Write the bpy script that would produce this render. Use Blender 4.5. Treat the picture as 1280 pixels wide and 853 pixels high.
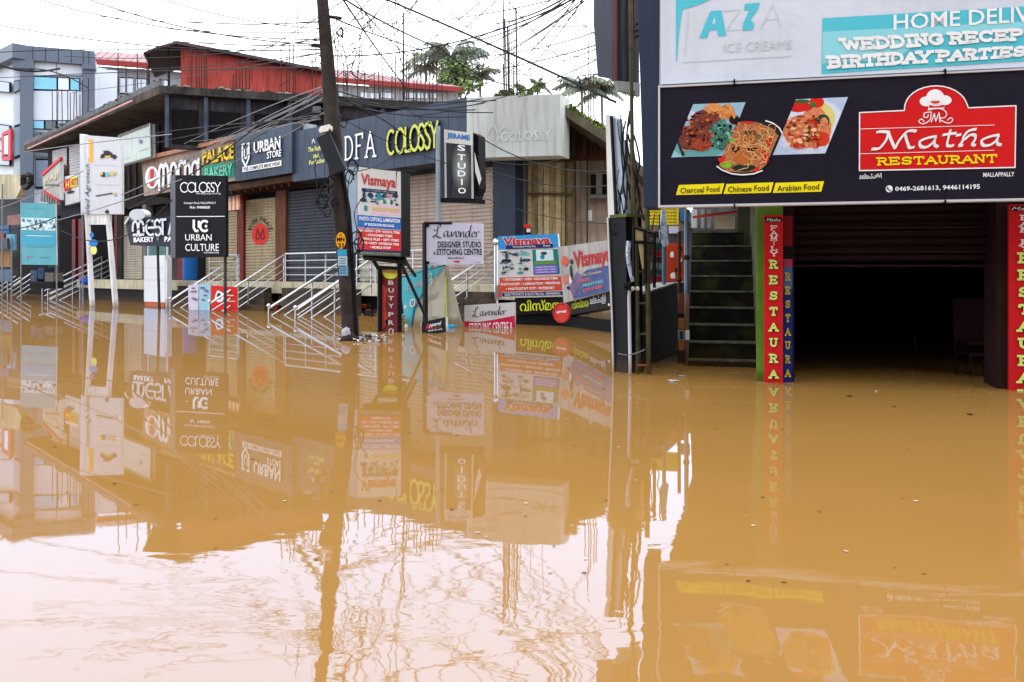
import bpy, math, random
from mathutils import Vector as V
random.seed(7)
R = math.radians
for o in list(bpy.data.objects): bpy.data.objects.remove(o)
S = bpy.context.scene
COL = S.collection
# ------------------------------------------------------------------ camera, sky, sun, exposure
F, CX, HY, C = 1100.0, 640.0, 341.0, 1.15      # focal length (px of the 1280 frame), centre, horizon row, eye height over water
cam = bpy.data.objects.new('camera', bpy.data.cameras.new('camera')); COL.objects.link(cam)
cam.location = (0, 0, C); cam.rotation_euler = (R(90), 0, 0)
cam.data.sensor_width = 36; cam.data.lens = 36 * F / 1280
cam.data.shift_y = (HY - 426.5) / 1280
cam.data.clip_start = .05; cam.data.clip_end = 3000
S.camera = cam
wd = bpy.data.worlds.new('World'); S.world = wd; wd.use_nodes = True
nt = wd.node_tree; bg = nt.nodes['Background']
sk = nt.nodes.new('ShaderNodeTexSky'); sk.sky_type = 'NISHITA'; sk.sun_disc = False
sk.sun_elevation = R(55); sk.sun_rotation = R(30); sk.dust_density = 4; sk.air_density = 1
hs = nt.nodes.new('ShaderNodeHueSaturation'); hs.inputs['Saturation'].default_value = .12
nt.links.new(sk.outputs[0], hs.inputs['Color'])
mx = nt.nodes.new('ShaderNodeMix'); mx.data_type = 'RGBA'; mx.inputs[0].default_value = .75
nt.links.new(hs.outputs[0], mx.inputs[6]); mx.inputs[7].default_value = (38, 39.7, 42.4, 1)
nt.links.new(mx.outputs[2], bg.inputs[0]); bg.inputs[1].default_value = .15
sun = bpy.data.objects.new('sun', bpy.data.lights.new('sun', 'SUN')); COL.objects.link(sun)
sun.data.energy = .8; sun.data.angle = R(30); sun.data.color = (1, .97, .92)
sun.rotation_euler = (R(35), 0, R(150)); sun.location = (0, 0, 30)
S.view_settings.view_transform = 'Standard'; S.view_settings.look = 'None'
S.view_settings.exposure = -.7; S.view_settings.gamma = 1
S.cycles.max_bounces = 6; S.cycles.diffuse_bounces = 3; S.cycles.glossy_bounces = 3
# ------------------------------------------------------------------ helpers
def W(px, py, Y): return V(((px - CX) / F * Y, Y, C - (py - HY) / F * Y))
def lin(c): 
    c /= 255.
    return c / 12.92 if c <= .04045 else ((c + .055) / 1.055) ** 2.4
class PL:
    """a vertical plane through two ground points, each given as (column of the photo, distance)"""
    def __init__(s, a, b):
        A = V(((a[0] - CX) / F * a[1], a[1], 0)); B = V(((b[0] - CX) / F * b[1], b[1], 0))
        s.A = A; s.d = (B - A).normalized(); n = V((s.d.y, -s.d.x, 0))
        if n.dot(-A) < 0: n = -n
        s.n = n
    def at(s, px, py, off=0):
        r = V(((px - CX) / F, 1, (HY - py) / F))
        P0 = s.A + s.n * off - V((0, 0, C))
        t = V((P0.x, P0.y, 0)).dot(s.n) / r.dot(s.n)
        return r * t + V((0, 0, C))
    def z(s, px, z, off=0):
        p = s.at(px, HY, off); p.z = z; return p
    def py(s, px, z, off=0):
        return HY - (z - C) * F / s.at(px, HY, off).y
ORG = {}
MATS = {}
def nd(t, n, **k):
    x = t.nodes.new(n)
    for a, b in k.items(): setattr(x, a, b)
    return x
def M(name, rgb, rough=.65, var=.15, vs=5, streak=0, bump=0, metal=0, spec=.12, moss=0, lev=0):
    """procedural surface: base colour with noise mottling, vertical rain streaks, moss, fine bump"""
    if name in MATS: return MATS[name]
    m = bpy.data.materials.new(name); MATS[name] = m; m.use_nodes = True
    t = m.node_tree; b = t.nodes['Principled BSDF']; L = t.links.new
    c = [lin(x) for x in rgb]
    b.inputs['Roughness'].default_value = rough; b.inputs['Metallic'].default_value = metal
    b.inputs['Specular IOR Level'].default_value = spec
    g = nd(t, 'ShaderNodeNewGeometry')
    n = nd(t, 'ShaderNodeTexNoise'); n.inputs['Scale'].default_value = vs; n.inputs['Detail'].default_value = 5
    L(g.outputs['Position'], n.inputs['Vector'])
    mr = nd(t, 'ShaderNodeMapRange'); mr.inputs[1].default_value = .3; mr.inputs[2].default_value = .7
    mr.inputs[3].default_value = 1 - var; mr.inputs[4].default_value = 1 + var
    L(n.outputs[0], mr.inputs[0])
    vm = nd(t, 'ShaderNodeVectorMath', operation='SCALE'); vm.inputs[0].default_value = c; L(mr.outputs[0], vm.inputs['Scale'])
    out = vm.outputs[0]
    if streak:
        mp = nd(t, 'ShaderNodeMapping'); mp.inputs['Scale'].default_value = (5, 5, .45); L(g.outputs['Position'], mp.inputs[0])
        n2 = nd(t, 'ShaderNodeTexNoise'); n2.inputs['Scale'].default_value = 1.6; n2.inputs['Detail'].default_value = 6; L(mp.outputs[0], n2.inputs['Vector'])
        r2 = nd(t, 'ShaderNodeMapRange'); r2.inputs[1].default_value = .47; r2.inputs[2].default_value = .66; r2.inputs[4].default_value = streak
        L(n2.outputs[0], r2.inputs[0])
        x = nd(t, 'ShaderNodeMix', data_type='RGBA'); L(r2.outputs[0], x.inputs[0]); L(out, x.inputs[6])
        x.inputs[7].default_value = (c[0] * .3 + .006, c[1] * .27 + .005, c[2] * .24 + .004, 1); out = x.outputs[2]
    if moss:
        n3 = nd(t, 'ShaderNodeTexNoise'); n3.inputs['Scale'].default_value = 3.2; n3.inputs['Detail'].default_value = 8; L(g.outputs['Position'], n3.inputs['Vector'])
        r3 = nd(t, 'ShaderNodeMapRange'); r3.inputs[1].default_value = .5; r3.inputs[2].default_value = .62; r3.inputs[4].default_value = moss; L(n3.outputs[0], r3.inputs[0])
        x = nd(t, 'ShaderNodeMix', data_type='RGBA'); L(r3.outputs[0], x.inputs[0]); L(out, x.inputs[6])
        x.inputs[7].default_value = (.085, .1, .012, 1); out = x.outputs[2]
    if streak:   # tide mark: mud dried on just above the flood
        sp_ = nd(t, 'ShaderNodeSeparateXYZ'); L(g.outputs['Position'], sp_.inputs[0])
        ad = nd(t, 'ShaderNodeMath', operation='MULTIPLY_ADD'); L(n.outputs[0], ad.inputs[0]); ad.inputs[1].default_value = .5; L(sp_.outputs[2], ad.inputs[2])
        rt = nd(t, 'ShaderNodeMapRange'); rt.inputs[1].default_value = .34; rt.inputs[2].default_value = .48; rt.inputs[3].default_value = .8; rt.inputs[4].default_value = 0; L(ad.outputs[0], rt.inputs[0])
        x = nd(t, 'ShaderNodeMix', data_type='RGBA'); L(rt.outputs[0], x.inputs[0]); L(out, x.inputs[6])
        x.inputs[7].default_value = (c[0] * .35 + .05, c[1] * .3 + .025, c[2] * .2 + .008, 1); out = x.outputs[2]
    L(out, b.inputs['Base Color'])
    if bump:
        nb = nd(t, 'ShaderNodeTexNoise'); nb.inputs['Scale'].default_value = vs * 6; nb.inputs['Detail'].default_value = 4; L(g.outputs['Position'], nb.inputs['Vector'])
        bp = nd(t, 'ShaderNodeBump'); bp.inputs['Strength'].default_value = bump; bp.inputs['Distance'].default_value = .02
        L(nb.outputs[0], bp.inputs['Height']); L(bp.outputs[0], b.inputs['Normal'])
    return m
def ink(rgb): return M('ink_%d_%d_%d' % rgb, rgb, .5, .05, 9)
def food(name, cols, scale=40):
    if name in MATS: return MATS[name]
    m = bpy.data.materials.new(name); MATS[name] = m; m.use_nodes = True
    t = m.node_tree; b = t.nodes['Principled BSDF']; b.inputs['Roughness'].default_value = .5
    g = nd(t, 'ShaderNodeNewGeometry'); n = nd(t, 'ShaderNodeTexNoise'); n.inputs['Scale'].default_value = scale; n.inputs['Detail'].default_value = 6
    n.inputs['Distortion'].default_value = 2.5
    r = nd(t, 'ShaderNodeValToRGB'); t.links.new(g.outputs['Position'], n.inputs['Vector']); t.links.new(n.outputs[0], r.inputs[0]); t.links.new(r.outputs[0], b.inputs['Base Color'])
    e = r.color_ramp.elements
    while len(e) < len(cols): e.new(.5)
    for i, c in enumerate(cols):
        e[i].position = .36 + .28 * i / (len(cols) - 1); e[i].color = (lin(c[0]), lin(c[1]), lin(c[2]), 1)
    return m
def tag(o, label=None, cat=None, group=None, kind=None):
    if label: o['label'] = label
    if cat: o['category'] = cat
    if group: o['group'] = group
    if kind: o['kind'] = kind
    return o
def thing(name, label, cat, loc, group=None):
    o = bpy.data.objects.new(name, None); COL.objects.link(o); o.location = loc; o.empty_display_size = .2
    ORG[o.name] = V(loc); return tag(o, label, cat, group)
class MB:
    def __init__(s): s.v = []; s.f = []; s.mi = []; s.m = []
    def _m(s, mat):
        if mat not in s.m: s.m.append(mat)
        return s.m.index(mat)
    def poly(s, pts, mat):
        k = len(s.v); s.v += [tuple(p) for p in pts]; s.f.append(tuple(range(k, k + len(pts)))); s.mi.append(s._m(mat)); return s
    def prism(s, pts, dv, mat, side=None):
        n = len(pts); k = len(s.v); s.v += [tuple(p) for p in pts] + [tuple(p + dv) for p in pts]
        i = s._m(mat); j = s._m(side or mat)
        s.f.append(tuple(range(k, k + n))); s.mi.append(i); s.f.append(tuple(range(k + 2 * n - 1, k + n - 1, -1))); s.mi.append(j)
        for a in range(n):
            b = (a + 1) % n; s.f.append((k + a, k + n + a, k + n + b, k + b)); s.mi.append(j)
        return s
    def box(s, c, x, y, z, mat):
        c = V(c); x = V(x) / 2; y = V(y) / 2; z = V(z) / 2
        return s.prism([c - x - y - z, c + x - y - z, c + x - y + z, c - x - y + z], y * 2, mat)
    def aabb(s, lo, hi, mat):
        lo = V(lo); hi = V(hi); d = hi - lo
        return s.box((lo + hi) / 2, (d.x, 0, 0), (0, d.y, 0), (0, 0, d.z), mat)
    def tube(s, pts, r, mat, n=6, r2=None, cap=True):
        pts = [V(p) for p in pts]; N = len(pts); k = len(s.v); i = s._m(mat)
        up = V((0, 0, 1))
        for a, p in enumerate(pts):
            d = (pts[min(a + 1, N - 1)] - pts[max(a - 1, 0)]).normalized()
            x = d.cross(up if abs(d.z) < .9 else V((0, 1, 0))).normalized(); y = x.cross(d)
            rr = r if r2 is None else r + (r2 - r) * a / (N - 1)
            for q in range(n):
                t = 2 * math.pi * q / n; s.v.append(tuple(p + x * rr * math.cos(t) + y * rr * math.sin(t)))
        for a in range(N - 1):
            for q in range(n):
                s.f.append((k + a * n + q, k + a * n + (q + 1) % n, k + (a + 1) * n + (q + 1) % n, k + (a + 1) * n + q)); s.mi.append(i)
        if cap:
            s.f.append(tuple(range(k + n - 1, k - 1, -1))); s.mi.append(i)
            s.f.append(tuple(range(k + (N - 1) * n, k + N * n))); s.mi.append(i)
        return s
    def ball(s, c, r, mat, a=8, b=6, sc=(1, 1, 1), jit=0):
        c = V(c); k = len(s.v); i = s._m(mat)
        for p in range(b + 1):
            for q in range(a):
                th = math.pi * p / b; ph = 2 * math.pi * q / a; j = 1 + random.uniform(-jit, jit)
                s.v.append(tuple(c + V((r * sc[0] * math.sin(th) * math.cos(ph), r * sc[1] * math.sin(th) * math.sin(ph), r * sc[2] * math.cos(th))) * j))
        for p in range(b):
            for q in range(a):
                s.f.append((k + p * a + q, k + (p + 1) * a + q, k + (p + 1) * a + (q + 1) % a, k + p * a + (q + 1) % a)); s.mi.append(i)
        return s
    def build(s, name, parent=None, smooth=False, base=None):
        if not s.v: return None
        if parent is not None: org = ORG[parent.name]
        elif base is not None: org = V(base)
        else:
            xs = [v[0] for v in s.v]; ys = [v[1] for v in s.v]; zs = [v[2] for v in s.v]
            org = V(((min(xs) + max(xs)) / 2, (min(ys) + max(ys)) / 2, min(zs)))
        me = bpy.data.meshes.new(name)
        me.from_pydata([(v[0] - org.x, v[1] - org.y, v[2] - org.z) for v in s.v], [], s.f)
        for m in s.m: me.materials.append(m)
        me.polygons.foreach_set('material_index', s.mi)
        if smooth: me.polygons.foreach_set('use_smooth', [True] * len(me.polygons))
        me.validate(); me.update()
        o = bpy.data.objects.new(name, me); COL.objects.link(o)
        if parent is not None: o.parent = parent
        else: o.location = org
        ORG[o.name] = org
        return o
def PP(mb, pl, pts, off, depth, mat, side=None):
    """polygon given by photo columns/rows on a plane, thickened backwards"""
    P = [pl.at(x, y, off) for x, y in pts]
    if depth == 0: return mb.poly(P, mat)
    return mb.prism(P, -pl.n * depth, mat, side)
def PZ(mb, pl, x0, x1, z0, z1, off, depth, mat, side=None):
    """upright rectangle by columns and world heights"""
    P = [pl.z(x0, z0, off), pl.z(x1, z0, off), pl.z(x1, z1, off), pl.z(x0, z1, off)]
    return mb.prism(P, -pl.n * depth, mat, side)
def catmull(p, k=6, closed=False):
    p = [V(q) for q in p]; n = len(p); out = []
    rng = range(n if closed else n - 1)
    for i in rng:
        g = (lambda j: p[j % n]) if closed else (lambda j: p[max(0, min(n - 1, j))])
        a, b, c, d = g(i - 1), g(i), g(i + 1), g(i + 2)
        for q in range(k):
            t = q / k
            out.append(.5 * ((2 * b) + (c - a) * t + (2 * a - 5 * b + 4 * c - d) * t * t + (3 * b - a - 3 * c + d) * t ** 3))
    if not closed: out.append(p[-1])
    return out
_tc = {}
def text2d(s, bold=0, shear=0, ext=0, space=1):
    key = (s, bold, shear, ext, space)
    if key not in _tc:
        cu = bpy.data.curves.new('t', 'FONT'); cu.body = s; cu.resolution_u = 2; cu.offset = bold; cu.shear = shear; cu.extrude = ext; cu.space_character = space
        ob = bpy.data.objects.new('t', cu); me = bpy.data.meshes.new_from_object(ob)
        vs = [v.co.copy() for v in me.vertices]; fs = [tuple(p.vertices) for p in me.polygons]
        bpy.data.objects.remove(ob); bpy.data.meshes.remove(me); bpy.data.curves.remove(cu)
        x0 = min(v.x for v in vs); x1 = max(v.x for v in vs); y0 = min(v.y for v in vs); y1 = max(v.y for v in vs)
        _tc[key] = ([((v.x - x0) / (x1 - x0), (v.y - y0) / (y1 - y0), v.z) for v in vs], fs)
    return _tc[key]
def bil(q, u, v):
    """q: TL, TR, BR, BL in photo columns/rows; u right, v down"""
    a, b, c, d = q
    return (a[0] * (1 - u) * (1 - v) + b[0] * u * (1 - v) + c[0] * u * v + d[0] * (1 - u) * v,
            a[1] * (1 - u) * (1 - v) + b[1] * u * (1 - v) + c[1] * u * v + d[1] * (1 - u) * v)
def rq(x0, y0, x1, y1, dy=0):   # rectangle with its right side shifted by dy
    return [(x0, y0), (x1, y0 + dy), (x1, y1 + dy), (x0, y1)]
def text(parent, pl, s, q, off, mat, bold=0, shear=0, ext=0, name='lettering', rim=None):
    vs, fs = text2d(s, bold, shear, .5 if ext else 0)
    mb = MB(); i = mb._m(mat)
    for u, v, z in vs:
        x, y = bil(q, u, 1 - v)
        mb.v.append(tuple(pl.at(x, y, off + (z + .5) * ext if ext else off)))
    mb.f = list(fs); mb.mi = [0] * len(fs)
    return mb.build(name, parent)
def _lv(i): return (i % 4) * .0006
def sweep(mb, pl, q, paths, off, mat, w=.06, nib=None, asp=1.0, lv0=0):
    """strokes in a box (x 0..asp, y 0..1 up) drawn with a round (w) or broad (nib vector) pen"""
    k = 0
    for pi, p in enumerate(paths):
        for i in range(len(p) - 1):
            a = V((p[i][0], p[i][1])); b = V((p[i + 1][0], p[i + 1][1])); d = b - a
            if d.length < 1e-6: continue
            if nib: n = V(nib) / 2; e = V((0, 0))
            else: n = V((-d.y, d.x)).normalized() * w / 2; e = d.normalized() * w * .22
            P = [a - n - e, b - n + e, b + n + e, a + n - e]; k += 1
            o = off + lv0 + _lv(k) + .0024 * (pi % 3)
            mb.poly([pl.at(*bil(q, c.x / asp, 1 - c.y), o) for c in P], mat)
def arc(cx, cy, rx, ry, a0, a1, n=8):
    return [(cx + rx * math.cos(R(a0 + (a1 - a0) * i / n)), cy + ry * math.sin(R(a0 + (a1 - a0) * i / n))) for i in range(n + 1)]
_D = lambda: arc(.45, .5, .5, .5, 90, -90, 8)
GL = {  # slab serif capitals, box 0..1
 'A': ([[(0, 0), (.5, 1), (1, 0)], [(.2, .35), (.8, .35)]], [(0, 0), (1, 0)]),
 'B': ([[(.12, 0), (.12, 1)], [(.12, 1), (.6, 1)] + arc(.6, .75, .3, .25, 90, -90, 5) + [(.12, .5)], [(.6, .5)] + arc(.62, .25, .33, .25, 90, -90, 5) + [(.12, 0)]], [(.1, 0), (.1, 1)]),
 'C': ([arc(.52, .5, .5, .5, 45, 315, 12), [(.9, .98), (.9, .7)]], []),
 'D': ([[(.12, 0), (.12, 1)], [(.12, 1)] + _D() + [(.12, 0)]], [(.1, 0), (.1, 1)]),
 'E': ([[(.95, .78), (.95, 1), (.12, 1), (.12, 0), (.95, 0), (.95, .24)], [(.12, .5), (.7, .5)], [(.7, .62), (.7, .38)]], [(.1, 0), (.1, 1)]),
 'F': ([[(.95, .76), (.95, 1), (.12, 1), (.12, 0)], [(.12, .5), (.7, .5)], [(.7, .62), (.7, .38)]], [(.14, 0), (.1, 1)]),
 'G': ([arc(.52, .5, .5, .5, 45, 360, 13) + [(.6, .45)], [(.9, .98), (.9, .7)]], []),
 'H': ([[(.12, 0), (.12, 1)], [(.88, 0), (.88, 1)], [(.12, .5), (.88, .5)]], [(.12, 0), (.12, 1), (.88, 0), (.88, 1)]),
 'I': ([[(.5, 0), (.5, 1)]], [(.5, 0), (.5, 1)]),
 'L': ([[(.2, 1), (.2, 0), (.95, 0), (.95, .28)]], [(.2, 1), (.1, 0)]),
 'M': ([[(.1, 0), (.14, 1), (.5, .2), (.86, 1), (.9, 0)]], [(.1, 0), (.9, 0), (.1, 1), (.9, 1)]),
 'N': ([[(.12, 0), (.12, 1), (.88, 0), (.88, 1)]], [(.12, 0), (.08, 1), (.88, 1)]),
 'O': ([arc(.5, .5, .5, .5, 0, 360, 14)], []),
 'P': ([[(.14, 0), (.14, 1)], [(.14, 1), (.55, 1)] + arc(.58, .74, .36, .26, 90, -90, 6) + [(.14, .48)]], [(.14, 0), (.08, 1)]),
 'R': ([[(.14, 0), (.14, 1)], [(.14, 1), (.5, 1)] + arc(.54, .75, .34, .25, 90, -90, 6) + [(.14, .5)], [(.5, .5), (.88, 0)]], [(.14, 0), (.08, 1), (.92, 0)]),
 'S': ([arc(.5, .74, .4, .26, 25, 270, 8) + arc(.5, .26, .42, .26, 90, -155, 8)[1:], [(.9, 1), (.9, .72)], [(.08, 0), (.08, .28)]], []),
 'T': ([[(.03, .74), (.03, 1), (.97, 1), (.97, .74)], [(.5, 1), (.5, 0)]], [(.5, 0)]),
 'U': ([[(.14, 1), (.14, .35)] + arc(.5, .35, .36, .35, 180, 360, 7) + [(.86, 1)]], [(.14, 1), (.86, 1)]),
 'V': ([[(0, 1), (.5, 0), (1, 1)]], [(0, 1), (1, 1)]),
 'W': ([[(0, 1), (.25, 0), (.5, .8), (.75, 0), (1, 1)]], [(0, 1), (1, 1)]),
 'Y': ([[(0, 1), (.5, .45), (1, 1)], [(.5, .45), (.5, 0)]], [(0, 1), (1, 1), (.5, 0)]),
}
def slab_text(parent, pl, s, q, off, mat, w=.2, gap=None, cw=None, name='lettering'):
    """slab serif word set in the quad q; w = stroke width over letter height"""
    ratio = ((q[1][0] + q[2][0]) - (q[0][0] + q[3][0])) / ((q[2][1] + q[3][1]) - (q[0][1] + q[1][1]))
    tw = sum(.45 if ch in 'I ' else 1.25 if ch in 'MW' else 1 for ch in s)
    cw = ratio / (tw + .22 * (len(s) - 1)); gap = .22 * cw; w = min(w, cw * .3)
    mb = MB(); x = 0; cells = []
    for ch in s:
        c = cw * (.45 if ch in 'I ' else 1.25 if ch in 'MW' else 1)
        cells.append((ch, x, c)); x += c + (0 if ch == ' ' else gap)
    tot = x - gap
    for n, (ch, cx, c) in enumerate(cells):
        if ch == ' ': continue
        paths, slabs = GL[ch]; p2 = []
        for p in paths: p2.append([(cx + a * c, w / 2 + b * (1 - w)) for a, b in p])
        for a, b in slabs:
            yy = w / 2 + b * (1 - w); yy = w * .35 if b == 0 else 1 - w * .35
            p2.append([(cx + a * c - w * .95, yy), (cx + a * c + w * .95, yy)])
        big = [p for p in p2]
        sweep(mb, pl, q, big, off, mat, w=w, asp=tot)
    return mb.build(name, parent)
def vslab(parent, pl, s, x0, x1, ys, off, mat, w=.2, dy=0):
    """letters one below the other; ys = list of (top,bottom) rows"""
    mb = MB()
    for ch, (a, b) in zip(s, ys):
        if ch == ' ': continue
        paths, slabs = GL[ch]; asp = 1.0; x0_, x1_ = (x0, x1) if ch != 'I' else (x0 + (x1 - x0) * .2, x1 - (x1 - x0) * .2)
        p2 = [[(w / 2 + u * (asp - w), w / 2 + v * (1 - w)) for u, v in p] for p in paths]
        for u, v in slabs:
            yy = w * .35 if v == 0 else 1 - w * .35; cx = w / 2 + u * (asp - w)
            p2.append([(cx - w * .8, yy), (cx + w * .8, yy)])
        sweep(mb, pl, [(x0_, a), (x1_, a + dy), (x1_, b + dy), (x0_, b)], p2, off, mat, w=w, asp=asp)
    return mb.build('lettering', parent)
class Board:
    """sign board: a thick panel with flat print on its face"""
    def __init__(s, name, label, cat, pl, q, depth, face, edge, off=0, group=None, base_z=None):
        s.pl = pl; s.q = q; s.off = off; b = pl.at((q[2][0] + q[3][0]) / 2, (q[2][1] + q[3][1]) / 2, off)
        if base_z is not None: b.z = base_z
        s.root = thing(name, label, cat, b, group); s.k = max(1.0, pl.at(q[0][0], q[0][1]).y / 12)
        PP(MB(), pl, q, off, depth, face, edge).build('panel', s.root); s.depth = depth
    def m(s, u, v): return bil(s.q, u, v)
    def sq(s, u0, v0, u1, v1): return [s.m(u0, v0), s.m(u1, v0), s.m(u1, v1), s.m(u0, v1)]
    def poly(s, pts, mat, lv=1, name='print', mb=None):
        m = mb or MB(); m.poly([s.pl.at(*s.m(u, v), s.off + .004 * lv * s.k) for u, v in pts], mat)
        return None if mb else m.build(name, s.root)
    def rect(s, u0, v0, u1, v1, mat, lv=1, name='print', mb=None): return s.poly([(u0, v0), (u1, v0), (u1, v1), (u0, v1)], mat, lv, name, mb)
    def text(s, t, u0, v0, u1, v1, mat, lv=2, **k): return text(s.root, s.pl, t, s.sq(u0, v0, u1, v1), s.off + .004 * lv * s.k, mat, **k)
    def frame(s, w, mat, name='frame', lv=3):
        mb = MB(); q = s.q
        P = [s.pl.at(x, y, s.off) for x, y in q]
        for i in range(4):
            a, b = P[i], P[(i + 1) % 4]; mb.tube([a + s.pl.n * w * .5, b + s.pl.n * w * .5], w, mat, 4)
        return mb.build(name, s.root)
    def blobs(s, items, lv=2, name='print'):
        """small printed pictures: (u,v,ru,rv,mat)"""
        mb = MB()
        for i, (u, v, ru, rv, mat) in enumerate(items):
            n = 9; ph = random.uniform(0, 6)
            s.poly([(u + ru * math.cos(6.283 * k / n + ph) * random.uniform(.7, 1.1), v + rv * math.sin(6.283 * k / n + ph) * random.uniform(.7, 1.1)) for k in range(n)], mat, lv + (i % 3) * .3, mb=mb)
        return mb.build(name, s.root)
# ------------------------------------------------------------------ palette
WHITE = M('white_paint', (205, 208, 210), .5, .07, 3, streak=.12)
LETW = M('white_letter', (235, 236, 238), .5, .04, 6)
BLACK = M('black_paint', (20, 20, 24), .5, .2, 5)
JET = M('black_frame', (14, 14, 17), .55, .2, 5)
STEEL = M('stainless_steel', (195, 196, 198), .28, .05, 8, metal=1)
RUST = M('rusty_rebar', (62, 40, 36), .8, .3, 20)
CABLE = M('cable_rubber', (30, 30, 33), .6, .1, 5)
CABLEG = M('cable_grey', (120, 120, 124), .6, .1, 5)
SLATE = M('slate_panel', (62, 74, 90), .4, .14, 1.3, streak=.42)
SLATED = M('slate_panel_dark', (50, 60, 75), .4, .12, 2, streak=.2)
CONC = M('weathered_concrete', (122, 116, 108), .85, .25, 3, streak=.55, bump=.3)
CONCD = M('sooty_concrete', (54, 51, 51), .9, .45, 2.2, streak=.6, bump=.3)
CREAM = M('cream_plaster', (196, 186, 158), .8, .14, 3, streak=.4)
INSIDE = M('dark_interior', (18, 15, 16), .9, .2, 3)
# ------------------------------------------------------------------ setting: flood water and ground
def water_mat():
    m = bpy.data.materials.new('flood_water'); m.use_nodes = True; t = m.node_tree; L = t.links.new
    for n in list(t.nodes): t.nodes.remove(n)
    out = nd(t, 'ShaderNodeOutputMaterial'); g = nd(t, 'ShaderNodeNewGeometry')
    dif = nd(t, 'ShaderNodeBsdfDiffuse'); gl = nd(t, 'ShaderNodeBsdfGlossy'); gl.inputs['Roughness'].default_value = .012
    gl.inputs['Color'].default_value = (.50, .67, .93, 1)
    n = nd(t, 'ShaderNodeTexNoise'); n.inputs['Scale'].default_value = .35; n.inputs['Detail'].default_value = 4; L(g.outputs['Position'], n.inputs['Vector'])
    r = nd(t, 'ShaderNodeValToRGB'); r.color_ramp.elements[0].position = .35; r.color_ramp.elements[1].position = .68
    r.color_ramp.elements[0].color = (.335, .172, .042, 1); r.color_ramp.elements[1].color = (.37, .192, .05, 1)
    L(n.outputs[0], r.inputs[0]); L(r.outputs[0], dif.inputs[0])
    def noise(scale, sc, det=2, dist=0):
        mp = nd(t, 'ShaderNodeMapping'); mp.inputs['Scale'].default_value = sc; mp.inputs['Rotation'].default_value = (0, 0, R(12)); L(g.outputs['Position'], mp.inputs[0])
        x = nd(t, 'ShaderNodeTexNoise'); x.inputs['Scale'].default_value = scale; x.inputs['Detail'].default_value = det; x.inputs['Distortion'].default_value = dist
        L(mp.outputs[0], x.inputs['Vector']); return x.outputs[0]
    def math_(op, a, b):
        x = nd(t, 'ShaderNodeMath', operation=op)
        for i, q in enumerate((a, b)):
            if isinstance(q, (int, float)): x.inputs[i].default_value = q
            else: L(q, x.inputs[i])
        return x.outputs[0]
    def rng(v, a, b, c, d):
        x = nd(t, 'ShaderNodeMapRange')
        for i, q in enumerate((a, b, c, d)): x.inputs[i + 1].default_value = q
        L(v, x.inputs[0]); return x.outputs[0]
    sep = nd(t, 'ShaderNodeSeparateXYZ'); L(g.outputs['Position'], sep.inputs[0])
    # open street water is ruffled, water between the houses lies calm
    open_ = rng(sep.outputs[1], 3.3, 4.9, 1.0, .01)
    side = rng(sep.outputs[0], .6, 1.6, 1.0, .6)
    patch = rng(noise(.8, (.5, 1.2, 1), 2), .42, .6, .3, 1.0)
    left = rng(sep.outputs[0], -1.9, -.7, .12, 1.0)
    amp = math_('MULTIPLY', math_('MULTIPLY', math_('MULTIPLY', open_, side), patch), left)
    h1 = math_('MULTIPLY', noise(4.6, (.8, 1.3, 1), 1.2, .5), 1.0)
    h2 = math_('MULTIPLY', noise(12, (.8, 1.3, 1), 2, .5), .2)
    calm = math_('MULTIPLY', noise(1.4, (.5, 1.2, 1), 1), .12)
    h = math_('ADD', math_('MULTIPLY', math_('ADD', h1, h2), amp), calm)
    bp = nd(t, 'ShaderNodeBump'); bp.inputs['Strength'].default_value = 1; bp.inputs['Distance'].default_value = .0017; L(h, bp.inputs['Height'])
    L(bp.outputs[0], gl.inputs['Normal'])
    ro = rng(open_, 0, 1, .016, .024); L(ro, gl.inputs['Roughness'])
    fr = nd(t, 'ShaderNodeFresnel'); fr.inputs['IOR'].default_value = 1.62; L(bp.outputs[0], fr.inputs['Normal'])
    f2 = rng(fr.outputs[0], 0, 1, .11, .84)
    mix = nd(t, 'ShaderNodeMixShader'); L(f2, mix.inputs[0]); L(dif.outputs[0], mix.inputs[1]); L(gl.outputs[0], mix.inputs[2]); L(mix.outputs[0], out.inputs[0])
    return m
WATER = water_mat()
w = MB().poly([(-400, -60, 0), (400, -60, 0), (400, 900, 0), (-400, 900, 0)], WATER).build('flood_water', base=(0, 0, 0)); tag(w, 'brown flood water covering the street', kind='structure')
gr = MB().poly([(-900, -300, -1.2), (900, -300, -1.2), (900, 2000, -1.2), (-900, 2000, -1.2)], M('wet_ground', (90, 78, 60), .9)).build('ground', base=(0, 0, -1.2)); tag(gr, kind='structure')

# ------------------------------------------------------------------ planes of the street
A = PL((563, 23.0), (295, 30.2))          # shop fascias along the street
WALL = -1.0                               # the shutters stand a metre behind the fascias
sd = A.d if A.d.x < 0 else -A.d           # along the street, to the left and away
sn = A.n                                  # towards the street

def shutter(parent, pl, x0, x1, z0, z1, off, mat, pitch=.105, name='shutter'):
    mb = MB(); n = max(3, int((z1 - z0) / pitch)); a = pl.z(x0, 0, off); b = pl.z(x1, 0, off); nn = pl.n; i = mb._m(mat)
    zs = []
    for k in range(n):
        z = z0 + (z1 - z0) * k / n; h = (z1 - z0) / n
        zs += [(z, 0), (z + h * .25, .028), (z + h * .7, .028), (z + h * .93, 0)]
    zs.append((z1, 0))
    for z, o in zs:
        for p in (a, b): mb.v.append((p.x + nn.x * o, p.y + nn.y * o, z))
    for k in range(len(zs) - 1): mb.f.append((2 * k, 2 * k + 1, 2 * k + 3, 2 * k + 2)); mb.mi.append(i)
    return mb.build(name, parent)

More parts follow.
